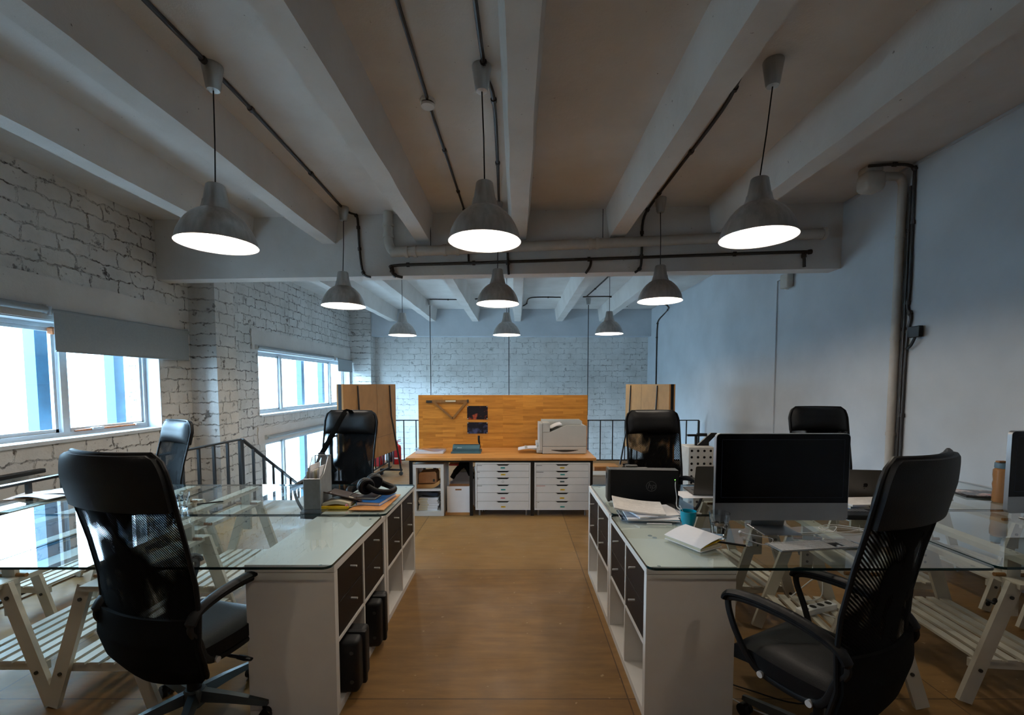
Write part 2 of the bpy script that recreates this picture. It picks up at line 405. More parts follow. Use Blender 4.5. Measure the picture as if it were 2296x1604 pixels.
def rrect(x0, x1, y0, y1, r, k=5):
    o = []
    for cx, cy, a in ((x1 - r, y1 - r, 0), (x0 + r, y1 - r, 90), (x0 + r, y0 + r, 180), (x1 - r, y0 + r, 270)):
        for i in range(k + 1):
            t = R(a + 90 * i / k); o.append((cx + r * math.cos(t), cy + r * math.sin(t)))
    return o

def tag(o, label=None, cat=None, group=None, kind=None):
    if label: o['label'] = label
    if cat: o['category'] = cat
    if group: o['group'] = group
    if kind: o['kind'] = kind
    return o
def thing(name, label, cat, loc=(0, 0, 0), rz=0, group=None):
    o = bpy.data.objects.new(name, None); COL.objects.link(o); o.location = loc; o.rotation_euler = (0, 0, rz); o.empty_display_size = .05
    return tag(o, label, cat, group)
def structure(o): o['kind'] = 'structure'; return o
def copy_tree(o, parent=None):
    c = o.copy(); COL.objects.link(c)
    if parent: c.parent = parent
    for ch in [x for x in bpy.data.objects if x.parent == o]: copy_tree(ch, c)
    return c
def place(proto, first, loc, rz, label, **k):
    o = proto if first else copy_tree(proto)
    o.location = loc; o.rotation_euler = (0, 0, rz); tag(o, label, **k); return o

# ================================================================== THE ROOM
XL, XR, YB, YF, ZS, ZR, ZLOW = -4.45, 3.62, 12.5, -2.5, 3.5, 3.17, -2.6
b = B()
b.prism([(-3.5, YF), (XR, YF), (XR, 8.75), (-2.85, 8.75), (-2.85, 5.72), (-3.5, 5.72)], 'z', -.3, 0)
structure(b.build('floor', 'floor'))
structure(B().box(XL - .4, XR + .3, YF, YB + .3, ZLOW - .2, ZLOW).build('floor.001', 'hallfloor'))
structure(B().box(XL - .4, XR + .3, YF - .3, YB + .3, ZS, ZS + .25).build('ceiling', 'concrete'))
structure(B().box(XR, XR + .3, YF - .3, YB + .3, ZLOW, ZS).build('wall_right', 'plaster'))
structure(B().box(XL - .4, XR + .3, YB, YB + .3, ZLOW, ZS).build('wall_back', 'brick_back'))
structure(B().box(XL - .4, XR + .3, YF - .3, YF, ZLOW, ZS).build('wall_front', 'plaster'))
# left wall with its window openings
OPEN = [(2.3, 5.64, .95, 2.1), (7.8, 12.05, .95, 2.08), (7.95, 12.05, -2.2, .45)]
ys = sorted({YF - .3, YB + .3, *[o[0] for o in OPEN], *[o[1] for o in OPEN]})
b = B()
for y0, y1 in zip(ys, ys[1:]):
    cuts = sorted([(o[2], o[3]) for o in OPEN if o[0] <= y0 + 1e-6 and o[1] >= y1 - 1e-6]); z = ZLOW
    for a, c in cuts: b.box(XL - .4, XL, y0, y1, z, a); z = c
    b.box(XL - .4, XL, y0, y1, z, ZS)
structure(b.build('wall_left', 'brick_side'))
# brick piers of the left wall
tn = [0]
def trim(b, m, smooth=False):
    tn[0] += 1; return structure(b.build('trim_%d' % tn[0], m, smooth=smooth))
trim(B().box(XL, XL + .36, 6.18, 6.62, ZLOW, ZS), 'brick_side')
trim(B().box(XL, XL + .55, 12.12, YB, ZLOW, ZS), 'brick_side')
# plaster lintels over the windows
def rough_poly(y0, y1, z0, z1, amp=.012):
    p = []
    for i in range(26): p.append((y0 + (y1 - y0) * i / 25, z0))
    for i in range(8): p.append((y1 + random.uniform(-amp, amp), z0 + (z1 - z0) * (i + .5) / 8))
    for i in range(40): p.append((y1 - (y1 - y0) * i / 39, z1 + random.uniform(-amp, amp)))
    for i in range(8): p.append((y0 + random.uniform(-amp, amp), z1 - (z1 - z0) * (i + .5) / 8))
    return p
trim(B().prism(rough_poly(-2.2, 5.98, 2.1, 2.5), 'x', XL + .001, XL + .022), 'concrete')
trim(B().prism(rough_poly(7.6, 12.1, 2.08, 2.42), 'x', XL + .001, XL + .018), 'concrete')
trim(B().prism(rough_poly(7.7, 12.1, .45, .74), 'x', XL + .001, XL + .018), 'concrete')
# ceiling ribs, cross beam, end beam
RX = [-3.3, -2.25, -1.1, .03, 1.15, 2.3]
def rib(x, y0, y1, top=.26, bot=.165):
    b = B(); n = 22
    def sec(y, q):
        j = lambda a: random.uniform(-a, a)
        return [(x - top / 2, y, ZS + .01), (x - bot / 2 + j(.005), y, ZR + j(.004)), (x + bot / 2 + j(.005), y, ZR + j(.004)), (x + top / 2, y, ZS + .01)]
    rings = [[b.bm.verts.new(p) for p in sec(y0 + (y1 - y0) * i / n, i)] for i in range(n + 1)]
    for a, c in zip(rings, rings[1:]):
        for i in range(4): b._f([a[i], a[(i + 1) % 4], c[(i + 1) % 4], c[i]])
    b._f(rings[0]); b._f(rings[-1][::-1]); trim(b, 'concrete')
bf = lambda x: 5.36 - .068 * x          # front face of the cross beam (slightly skewed)
for x in RX:
    rib(x, YF, bf(x) + .1); rib(x, bf(x) + .3, 12.2)
trim(B().prism([(XL, bf(XL)), (XR, bf(XR)), (XR, bf(XR) + .2), (XL, bf(XL) + .2)], 'z', 2.78, ZS), 'concrete')
trim(B().box(XL, XR, 12.2, YB, 2.78, ZS), 'plaster')

# windows
def window(n, y0, y1, z0, z1, mull, posts, blindless=True):
    fx = XL - .19
    f = B(); t = .05
    f.box(fx - .05, fx + .02, y0, y1, z0, z0 + t); f.box(fx - .05, fx + .02, y0, y1, z1 - t, z1)
    f.box(fx - .05, fx + .02, y0, y0 + t, z0 + t, z1 - t); f.box(fx - .05, fx + .02, y1 - t, y1, z0 + t, z1 - t)
    root = thing('window_%d' % n, None, None); root['kind'] = 'structure'
    f.build('frame', 'white_frame', root)
    edges = [y0] + mull + [y1]
    for m in mull: B().box(fx - .05, fx + .03, m - .035, m + .035, z0 + t, z1 - t).build('mullion', 'white_frame', root)
    for a, c in zip(edges, edges[1:]):
        a += .045; c -= .045
        s = B(); s.box(fx - .04, fx - .005, a, c, z0 + t, z0 + t + .035); s.box(fx - .04, fx - .005, a, c, z1 - t - .035, z1 - t)
        s.box(fx - .04, fx - .005, a, a + .03, z0 + t, z1 - t); s.box(fx - .04, fx - .005, c - .03, c, z0 + t, z1 - t)
        s.build('sash', 'white_frame', root)
        B().box(fx - .026, fx - .02, a + .02, c - .02, z0 + t + .02, z1 - t - .02).build('pane', 'pane', root)
    sl = B(); sl.box(fx, XL + .035, y0 - .01, y1 + .01, z0 - .03, z0 + .006); sl.build('sill', 'white_frame', root)
    for p in posts: B().box(fx - .42, fx - .30, p - .07, p + .07, z0 - .3, z1 + .3).build('outer_post', 'teal_post', root)
    return root
w1 = window(1, 2.3, 5.64, .95, 2.1, [3.4, 4.6], [2.75, 3.75, 4.72, 5.62])
B().cbox((XL - .15, 4.5, 2.02), (.05, .05, .06), (.3, .2, .1)).build('foam_lump', 'rust', w1)
gap = B()
for i in range(9): gap.cbox((XL - .15, 4.72 + i * .09, 1.005), (.02, .09, .012 + .008 * random.random()), (0, .1, random.uniform(-.1, .1)))
gap.build('rusty_gap_strip', 'rust', w1)
for yy in (4.95, 5.5): B().rbox(XL - .16, XL - .12, yy - .1, yy + .03, 1.0, 1.025, .006).build('latch', 'white_frame', w1)
window(2, 7.8, 12.05, .95, 2.08, [8.85, 11.2], [8.2, 10.45, 11.55])
window(3, 7.95, 12.05, -2.2, .45, [8.9, 11.2], [8.35, 10.5])
for (y0, y1, z0, z1) in ((2.3, 5.64, .95, 2.1), (7.8, 12.05, .95, 2.08)):
    b = B(); b.box(XL - .185, XL + .004, y1 - .012, y1 + .002, z0, z1); b.box(XL - .185, XL + .004, y0, y1, z1 - .012, z1 + .002); trim(b, 'plaster')
# building across the yard
fc = thing('building', 'pale building across the yard seen overexposed through the windows', 'building', (-15.5, 0, 0))
f = B(); f.box(-.4, 0, -8, 34, -5, 2.8); f.build('facade_wall', 'facade', fc)
for i in range(5):
    ob = B().box(0, .05, 0, 1.5, -.4, 1.6).build('facade_window', 'facade_win', fc); ob.location = (0, -1 + 5.1 * i, .2)
B().box(-30, XL - .6, -20, 40, -5.3, -5.1).build('ground', 'hallfloor')['kind'] = 'structure'

# roller blinds
def blind(y0, y1, zt, drop, label):
    r = thing('roller_blind', label, 'blind', (XL + .045, y0, zt), group='roller blinds over the left windows')
    n = y1 - y0
    B().cyl((0, 0, 0), (0, n, 0), .028 if drop > .05 else .034).build('tube', 'blind', r, True)
    for yy in (0, n): B().rbox(-.04, .02, yy - .006, yy + .006, -.04, .045, .004).build('bracket', 'white_frame', r)
    if drop > .05:
        B().box(.022, .025, .01, n - .02, -drop, 0).build('blind_fabric', 'blind', r)
        B().rbox(.016, .032, .01, n - .02, -drop - .012, -drop + .004, .003).build('bottom_bar', 'blind', r)
blind(2.25, 4.26, 2.19, 0, 'rolled-up grey roller blind over the near half of the large left window')
blind(4.3, 6.08, 2.18, .37, 'grey roller blind half drawn down over the large left window')
blind(7.7, 10.9, 2.12, 0, 'rolled-up blind above the farther upper left window')
blind(11.1, 12.08, 2.1, .28, 'short pale roller blind at the far end of the farther upper window')
blind(7.9, 12.05, .55, 0, 'rolled-up blind above the low window beside the stairs')

# drain pipe in front of the cross beam
dp = thing('drain_pipe', 'white painted drain pipe running across under the ceiling before the cross beam', 'pipe', (0, 0, 0))
pl = lambda x: 5.29 - .068 * x
pz = lambda x: 3.035 + .023 * (x + 1.4)
B().tube(smooth_path([(-1.5, pl(-1.5), ZS), (-1.5, pl(-1.5), 3.25), (-1.49, pl(-1.5), 3.12), (-1.43, pl(-1.4), pz(-1.4) + .01), (-1.25, pl(-1.2), pz(-1.2)), (1, pl(1), pz(1)), (3.4, pl(3.4), pz(3.4))], 6), .055, 16).build('pipe_run', 'pvc', dp, True)
def coll(x, r=.066, ln=.035):
    B().cyl((x, pl(x), pz(x)), (x + ln, pl(x + ln), pz(x + ln)), r, n=18).build('collar', 'pvc', dp, True)
for x in (-1.3, -1.2, -.85, -.7, .82, .9, 2.55, 3.36): coll(x)
for z in (3.33, 3.2): B().cyl((-1.5, pl(-1.5), z), (-1.5, pl(-1.5), z + .03), .066, n=18).build('collar', 'pvc', dp, True)
for x in (-1.0, .98): B().tube([(x, pl(x), ZR + .3), (x, pl(x), pz(x) + .06)], .004, 6).build('hanger', 'black_metal', dp)

# cables along the ceiling
def conduit(pts, label, r=.014, clips=6, name='cable_conduit', k=5, group=None):
    p = smooth_path(pts, k); t = thing(name, label, 'cable', tuple(p[0]), group=group); o = p[0].copy()
    q = [x - o for x in p]
    B().tube(q, r, 8).build('cable_run', 'cable', t, True)
    for i in range(1, clips + 1):
        j = int(len(q) * i / (clips + 1)); j = min(max(j, 1), len(q) - 2); d = (q[j + 1] - q[j]).normalized()
        B().cyl(q[j] - d * .016, q[j] + d * .016, r * 1.6, n=8).build('clip', 'cable', t, True)
    return t
zc = ZS - .012
conduit([(-1.94, .6, zc), (-1.945, 1.8, zc), (-1.93, 2.9, zc), (-1.93, 3.4, zc), (-1.95, 4.4, zc), (-1.97, 5.28, zc), (-1.9, 5.46, zc), (-1.88, bf(-1.9) - .015, 3.35), (-1.87, bf(-1.9) - .015, 3.1), (-1.83, bf(-1.8) - .015, 2.82), (-1.74, bf(-1.7) - .01, 2.765)], 'dark cable along the ceiling over the left row of lamps, bending down the cross beam', clips=9)
conduit([(-.215, .6, zc), (-.22, 1.9, zc), (-.205, 2.93, zc), (-.16, 3.3, zc), (-.17, 4.2, zc), (-.19, 5.2, zc), (-.12, bf(-.1) - .015, 3.3), (-.1, bf(-.1) - .015, 2.9), (-.09, bf(-.1) - .015, 2.77)], 'dark cable along the ceiling over the middle row of lamps', clips=7)
conduit([(-.62, .6, zc), (-.62, 2, zc), (-.625, 3.3, zc), (-.61, 4.4, zc), (-.6, 5.3, zc), (-.57, bf(-.5) - .015, 3.35), (-.56, bf(-.5) - .015, 2.93)], 'dark cable along the ceiling through the round smoke detector', r=.012, clips=8)
conduit([(1.46, .6, zc), (1.47, 1.8, zc), (1.44, 2.85, zc), (1.5, 3.4, zc), (1.5, 4.4, zc), (1.5, 5.1, zc), (1.44, bf(1.5) - .015, 3.35), (1.43, bf(1.5) - .015, 3.0), (1.42, bf(1.4) - .015, 2.83), (1.36, bf(1.3) - .01, 2.77)], 'dark cable along the ceiling over the right row of lamps', clips=9)
conduit([(-1.36, bf(-1.36) + .02, 2.765), (-1.46, bf(-1.4) - .016, 2.79), (-1.47, bf(-1.4) - .016, 2.86), (-1.4, bf(-1.4) - .016, 2.9), (-.5, bf(-.5) - .016, 2.91), (1.2, bf(1.2) - .016, 2.935), (3.1, bf(3.1) - .016, 2.965), (3.2, bf(3.2) - .016, 2.94), (3.22, bf(3.2) - .016, 2.8)], 'thick dark cable running level along the front of the cross beam', r=.017, clips=9)
conduit([(.86, bf(.86) - .015, 2.93), (.85, bf(.86) - .015, 2.85), (.8, bf(.8) - .01, 2.77)], 'short dark cable stub dropping from the level cable at mid beam', clips=0)
conduit([(-2.05, 10.75, zc), (-1.35, 10.78, zc)], 'straight dark cable stub on the far ceiling beside the left long cord', clips=1)
conduit([(-1.36, 11.6, zc), (-1.2, 11.75, zc - .02), (-1.12, 11.6, zc - .05), (-1.05, 10.9, zc), (-.9, 10.7, zc), (-.2, 10.75, zc)], 'looping dark cable on the far ceiling left of the middle lamps', clips=2)
conduit([(-.1, 11.7, zc), (.1, 11.75, zc), (.24, 11.4, zc), (.28, 10.7, zc), (.45, 10.5, zc), (.9, 10.5, zc), (1.05, 10.6, zc), (1.13, 11.4, zc), (1.25, 11.7, zc), (1.45, 11.75, zc)], 'looping dark cable on the far ceiling right of the middle lamps', clips=3)
conduit([(1.52, 10.45, zc), (1.8, 10.42, zc), (2.15, 10.42, zc), (2.28, 10.6, zc), (2.36, 11.4, zc), (2.5, 11.8, zc), (2.85, 11.7, zc)], 'dark cable bending across the far ceiling towards the right wall', clips=2)
conduit([(1.83, bf(1.8) + .3, zc), (1.75, 7.4, zc), (1.69, 8.9, zc), (1.6, 10.4, zc)], 'dark cable running to the far right long cord', clips=3)
conduit([(3.2, 10.6, 3.44), (3.59, 10.75, 3.3), (3.6, 11.5, 3.12), (3.6, 11.62, 2.95), (3.6, 11.65, 2.5), (3.6, 11.65, .6)], 'dark cable dropping down the far end of the right wall', clips=3, r=.018)
sd = thing('smoke_detector', 'round white smoke detector on the ceiling between the left ribs', 'smoke detector', (-.63, 3.32, ZS))
B().lathe([(0, 0), (.055, 0), (.055, -.015), (.05, -.02), (.042, -.02), (.042, -.028), (.05, -.03), (.046, -.045), (.0, -.048)]).build('housing', 'white_lam', sd, True)
B().lathe([(.043, -.021), (.044, -.021), (.044, -.027), (.043, -.027)]).build('vent_ring', 'dark_gray', sd, True)

# pipe, cables and boxes on the right wall
pp = thing('wall_pipe', 'pale vertical pipe on the right wall with an elbow near the ceiling', 'pipe', (XR - .042, 4.29, 0))
B().tube(smooth_path([(0, 0, 0), (0, 0, 1.4), (0, 0, 2.9), (0, 0, 3.25), (0, 0, 3.34), (-.03, 0, 3.40), (-.09, 0, 3.41), (-.2, 0, 3.41)], 4), .036, 14).build('pipe_run', 'pvc', pp, True)
B().rbox(-.38, -.19, -.07, .1, 3.27, 3.45, .05, 4).build('boxed_elbow', 'pvc', pp, True)
B().rbox(-.37, -.21, -.05, .09, 3.43, ZS, .03, 3).build('upper_collar', 'pvc', pp, True)
for z in (1.0, 1.9, 2.85): B().cyl((0, 0, z), (0, 0, z + .03), .041, n=16).build('collar', 'pvc', pp, True)
conduit([(XR - .42, 4.22, 3.47), (XR - .2, 4.2, 3.475), (XR - .03, 4.2, 3.45), (XR - .016, 4.2, 3.3), (XR - .016, 4.19, 2.4), (XR - .016, 4.2, 2.2), (XR - .016, 4.16, 2.1), (XR - .016, 4.19, 1.9), (XR - .016, 4.2, 1.2), (XR - .016, 4.2, .1)], 'dark cable with a kink running down beside the pipe on the right wall', r=.013, clips=7)
conduit([(XR - .014, 4.235, 3.3), (XR - .014, 4.232, 2.0), (XR - .014, 4.235, .1)], 'straight dark cable running down between pipe and kinked cable on the right wall', r=.012, clips=3)
pb = thing('plug_box', 'small black plug box on the cable bundle of the right wall', 'junction box', (XR - .02, 4.12, 1.96))
B().rbox(-.04, .0, -.1, .02, -.05, .05, .006).build('housing', 'black', pb)
B().tube(smooth_path([(-.02, -.04, -.05), (-.02, .0, -.12), (-.02, .05, -.15)]), .012).build('plug_lead', 'black', pb, True)
jb = thing('wall_speaker_box', 'small pale grey box on the right wall under the beam end', 'wall box', (XR, 6.05, 2.86))
B().rbox(-.09, 0, -.09, .09, -.1, .09, .02, 3).build('housing', 'pvc', jb, True)
B().lathe([(0, 0), (.03, 0), (.02, .01), (0, .012)]).build('knob', 'white_lam', jb, True, loc=(-.045, 0, -.11), rot=(math.pi, 0, 0))
def duct(pts, label, wd=.022):
    t = thing('cable_duct', label, 'cable duct', pts[0]); o = Vector(pts[0])
    for a, c in zip(pts, pts[1:]): B().beam(Vector(a) - o, Vector(c) - o, wd, .02, up=(1, 0, 0)).build('duct_segment', 'plaster', t)
duct([(XR - .01, 6.3, 0.02), (XR - .01, 6.33, 2.92), (XR - .01, 5.72, 2.96), (XR - .01, 5.72, 3.2)], 'narrow white cable duct stepping down the right wall beside the beam')
duct([(XR - .006, YF, 3.475), (XR - .006, 5.1, 3.475)], 'thin seam strip along the top of the right wall', .008)

# ================================================================== PENDANT LAMPS
def make_lamp():
    r = thing('pendant_lamp', '', 'lamp', group='aluminium pendant lamps')
    prof = [(.237, 0), (.232, .03), (.222, .065), (.205, .102), (.180, .142), (.150, .176), (.118, .203), (.098, .214)]
    inner = [(a - .004, z + .001) for a, z in prof[:-1]] + [(.06, .212)]
    b = B(); b.lathe([(.24, -.003), (.241, .001)] + prof, 56); b.build('shade', 'metal', r, True)
    b = B(); b.lathe([(.24, -.003)] + inner + [(0, .214)], 56); b.build('shade_lining', 'lining', r, True)
    b = B(); b.lathe([(.098, .214), (.094, .216), (.084, .24), (.078, .268), (.078, .272), (.073, .274), (.056, .375), (.05, .382), (0, .383)], 40); b.build('neck', 'metal', r, True)
    b = B(); b.sphere((0, 0, .150), .042, (1, 1, 1), 20); b.cyl((0, 0, .18), (0, 0, .21), .02); b.build('bulb', 'bulb', r, True)
    return r
lampL = bpy.data.lights.new('lamp_light', 'POINT'); lampL.energy = LAMP_W; lampL.color = (1, .88, .74); lampL.shadow_soft_size = .035
lampW = bpy.data.lights.new('lamp_light_weak', 'POINT'); lampW.energy = LAMP_W * .35; lampW.color = (1, .86, .70); lampW.shadow_soft_size = .035  # dimmed light for the unseen lamp row added above the viewer
def finish_lamp(r, z, cordx=0, cordy=0, ztop=ZS):
    l = bpy.data.objects.new('lamp_light', lampW if r.location.y < 1 else lampL); COL.objects.link(l); l.parent = r; l.location = (0, 0, .065)
    dz = ztop - z
    pts = [(cordx * t, cordy * t, .38 + (dz - .15 - .38) * t) for t in (0, .5, 1)]
    B().tube([(p[0] + (.003 if i == 1 else 0), p[1], p[2]) for i, p in enumerate(pts)], .0045, 6).build('cord', 'black', r, True)
    c = B().at((cordx, cordy, dz)); c.lathe([(0, 0), (.06, 0), (.062, -.006), (.042, -.14), (.036, -.152), (0, -.154)], 28); c.build('canopy', 'metal', r, True)
LAMPS = [(-1.97, 3.03, 2.41, .05, -.06, 'pendant lamp nearest the camera on the left, over the left glass desks'),
         (-.21, 3.05, 2.435, -.01, -.07, 'pendant lamp nearest the camera in the middle, over the aisle'),
         (1.6, 3.05, 2.46, -.0, -.12, 'pendant lamp nearest the camera on the right, over the right glass desks'),
         (-1.97, 5.2, 2.38, 0, .05, 'second pendant lamp of the left row, just before the cross beam'),
         (-.21, 5.12, 2.39, .0, 0, 'second pendant lamp of the middle row, just before the cross beam'),
         (1.57, 5.0, 2.40, -.01, 0, 'second pendant lamp of the right row, just before the cross beam'),
         (-1.98, 7.9, 2.34, 0, 0, 'left one of the three small pendant lamps beyond the cross beam'),
         (-.17, 7.9, 2.345, 0, 0, 'middle one of the three small pendant lamps beyond the cross beam'),
         (1.6, 7.85, 2.36, 0, 0, 'right one of the three small pendant lamps beyond the cross beam'),
         (-1.95, .65, 2.43, 0, 0, 'left pendant lamp of an unseen row added above the viewer for its light'),  # out-of-frame row, added only to light the near cabinets and chairs
         (-.21, .65, 2.43, 0, 0, 'middle pendant lamp of an unseen row added above the viewer for its light'),
         (1.6, .65, 2.43, 0, 0, 'right pendant lamp of an unseen row added above the viewer for its light')]
proto = make_lamp()
for i, (x, y, z, cx, cy, lb) in enumerate(LAMPS):
    o = proto if i == 0 else None
    if i: o = proto.copy()
    if i:
        COL.objects.link(o)
        for ch in base_parts: c = ch.copy(); COL.objects.link(c); c.parent = o
    else: base_parts = [x_ for x_ in bpy.data.objects if x_.parent == proto]
    o.location = (x, y, z); o['label'] = lb; finish_lamp(o, z, cx, cy)
# three long cords beyond, hanging down behind the wooden board
for i, (x, y, lb) in enumerate([(-2.05, 10.8, 'long thin cord hanging from the far ceiling behind the left end of the wooden board'), (-.18, 10.8, 'long thin cord hanging from the far ceiling behind the middle of the wooden board'), (1.69, 10.7, 'long thin cord hanging from the far ceiling behind the right end of the wooden board')]):
    t = thing('far_pendant', lb, 'cord', (x, y, ZS), group='long cords over the far hall')
    B().tube([(0, 0, -.14), (0, 0, -2.75)], .009, 6).build('cord', 'black', t, True)
    B().lathe([(0, 0), (.062, 0), (.042, -.14), (0, -.154)], 24).build('canopy', 'metal', t, True)

# ================================================================== CABINETS AND GLASS DESKS
G = .712      # height of the glass surface
def make_cabinet():
    """open cube shelf, front faces +X; x from -.39 (back) to 0, y 0..0.772, height .70"""
    r = thing('cube_cabinet', '', 'cabinet', group='white cube cabinets along the aisle')
    D, W_, H = .39, .772, .70; t = .036
    b = B()
    b.box(-D, 0, 0, t, 0, H - t); b.box(-D, 0, W_ - t, W_, 0, H - t)
    b.box(-D, 0, t, W_ - t, .0, t); b.box(-D, -.002, t, W_ - t, .325, .339)
    b.box(-D, -.002, W_ / 2 - .008, W_ / 2 + .008, t, .325); b.box(-D, -.002, W_ / 2 - .008, W_ / 2 + .008, .339, H - t)
    b.box(-D, -D + .006, t, W_ - t, t, H - t)
    b.build('body', 'white_lam', r)
    B().rbox(-D - .002, .002, -.002, W_ + .002, H - t + .0015, H, .002).build('top_panel', 'white_lam', r)
    for c in (0, 1):
        y0 = t + .003 if c == 0 else W_ / 2 + .011; y1 = W_ / 2 - .011 if c == 0 else W_ - t - .003
        for k_ in (0, 1):
            z0 = .342 + k_ * .160; z1 = z0 + .156
            d = B().rbox(-.33, -.006, y0, y1, z0, z1, .002).build('drawer', 'brown_drawer', r)
            kb = B(); ym = (y0 + y1) / 2; kb.cyl((-.006, ym, (z0 + z1) / 2 + .03), (.026, ym, (z0 + z1) / 2 + .03), .0052, n=14)
            kb.build('knob', 'chrome', d, True)
    return r
cab = make_cabinet()
place(cab, True, (-.80, 1.93, 0), 0, 'white cube cabinet nearest the camera on the left, with black cases in its lower cubes')
place(cab, False, (-.80, 2.715, 0), 0, 'farther left white cube cabinet with empty lower cubes, headphones lying above')
place(cab, False, (.565, 1.91 + .772, 0), math.pi, 'white cube cabinet nearest the camera on the right, under the open white notebook')
place(cab, False, (.565, 2.695 + .772, 0), math.pi, 'farther right white cube cabinet, under the black computer')

def tabletop(x0, x1, y0, y1, label, z=G, pads=True):
    r = thing('glass_tabletop', label, 'glass desk top', ((x0 + x1) / 2, (y0 + y1) / 2, z), group='glass desk tops')
    hx, hy = (x1 - x0) / 2, (y1 - y0) / 2
    b = B(); poly = rrect(-hx, hx, -hy, hy, .035, 5); n = len(poly)
    A = [b.bm.verts.new((p[0], p[1], -.0115)) for p in poly]; C = [b.bm.verts.new((p[0], p[1], 0)) for p in poly]
    b.mi = 1
    for i in range(n): b._f([A[i], A[(i + 1) % n], C[(i + 1) % n], C[i]])
    b.mi = 0; b._f(A[::-1]); b._f(C)
    b.build('glass_sheet', ['glass', 'glass_edge'], r)
    if pads:
        for sx_ in (-1, 1):
            for sy_ in (-1, 1):
                B().lathe([(0, -.0119), (.008, -.0119), (.008, -.0116), (0, -.0116)], 14).build('glass_pad', 'pad', r, loc=(sx_ * (hx - .06) if abs(pads) == 1 else 0, sy_ * (hy - .05), 0))
tabletop(-2.28, -.797, 1.875, 2.648, 'near inner left glass desk top, lying on the cabinet with the black cases')
tabletop(-2.27, -.785, 2.656, 3.462, 'far inner left glass desk top, under the headphones and magazine rack')
tabletop(-3.78, -2.29, 1.885, 2.655, 'near outer left glass desk top by the window, reflecting daylight')
tabletop(-3.42, -2.28, 2.66, 3.46, 'far outer left glass desk top beside the black railing')
tabletop(.56, 2.045, 1.865, 2.648, 'near inner right glass desk top, under the big black computer screen')
tabletop(.575, 2.06, 2.656, 3.46, 'far inner right glass desk top, under the two laptops and black computer')
tabletop(2.055, 3.545, 1.875, 2.75, 'near outer right glass desk top by the right wall, under the second computer screen')
tabletop(2.07, 3.56, 2.758, 3.62, 'far outer right glass desk top by the right wall, with the amber bottle')

def make_trestle():
    """runs along y, 0..0.70; centred on x = 0"""
    r = thing('trestle', '', 'trestle', group='white wooden trestles under the glass desks')
    Lh = .70; zt = G - .0122
    b = B().box(-.035, .035, 0, Lh, zt - .026, zt); tb = b.build('top_bar', 'trestle', r)
    bb = B()
    for y in (.1, .13, .57, .6): bb.cyl((.018, y, zt - .001), (.018, y, zt + .0006), .005, n=8)
    bb.build('screw', 'dark_gray', tb)
    for y in (.1, .6):
        u = B().box(-.03, .03, y - .011, y + .011, zt - .30, zt - .026).build('upright', 'trestle', r)
        h = B()
        for z in (.13, .17, .21): h.cyl((0, y - .0125, zt - z - .03), (0, y + .0125, zt - z - .03), .0075, n=10)
        h.build('hole', 'dark_gray', u)
        B().cyl((-.075, y, zt - .105), (.075, y, zt - .105), .0095, n=10).build('peg', 'ruler', r)
    B().box(-.055, .055, 0.0, Lh, zt - .135, zt - .112).build('base_bar', 'trestle', r)
    for y in (.03, .67):
        for s_ in (-1, 1):
            lg = B().beam((s_ * .05, y, zt - .118), (s_ * .235, y, 0.012), .022, .06, up=(1, 0, 0)).build('leg', 'trestle', r)
            q = B(); yy = y - .014 if y < .3 else y + .014
            for z in (.17, .52): 
                xx = s_ * (.235 - (z / (zt - .118)) * .185); q.cyl((xx, yy - .003, z), (xx, yy + .003, z), .0085, n=10)
            q.build('bolt', 'dark_gray', lg)
    for y in (.056, .644): B().box(-.20, .20, y - .010, y + .010, .165, .205).build('cross_bar', 'trestle', r)
    for x in (-.165, -.1, -.035, .035, .1, .165):
        B().box(x - .021, x + .021, .03, .67, .206, .218).build('shelf_slat', 'trestle', r)
    return r
tr = make_trestle()
TR = [(-1.90, 1.96, 0, 'near left trestle, directly in front of the nearest left office chair'),
      (-2.38, 1.97, 0, 'near left trestle at the left picture edge, with a slatted shelf'),
      (-2.03, 2.74, 0, 'far left trestle seen through the glass, closest to the stair railing'),
      (-2.52, 2.80, 0, 'far left trestle under the outer left glass, beside the drinking glass'),
      (-3.17, 2.74, 0, 'far left trestle beside the railing, under the loose papers'),
      (1.62, 1.98, R(-7), 'near right trestle behind the armchair rest, with a slatted shelf'),
      (2.32, 1.97, R(-5), 'near right trestle at the right picture edge, with a black wing nut'),
      (1.55, 2.74, R(4), 'far right trestle under the laptops'),
      (2.55, 2.80, R(-4), 'far right trestle under the outer glass near the wall'),
      (3.3, 1.98, 0, 'near right trestle closest to the right wall'),
      (3.3, 2.84, 0, 'far right trestle closest to the right wall')]
for i, (x, y, a, lb) in enumerate(TR): place(tr, i == 0, (x, y, 0), a, lb)
wn_ = B()
for s_ in (-1, 1): wn_.sphere((s_ * .014, 0, .012 * s_ * .6), .011, (1, .5, 1.2), 10)
wn_.cyl((0, .02, 0), (0, -.014, 0), .006)
o = wn_.build('wing_nut', 'black', [x for x in bpy.data.objects if x.get('label', '').startswith('near right trestle at the right')][0], True); o.location = (-.16, .01, .50)

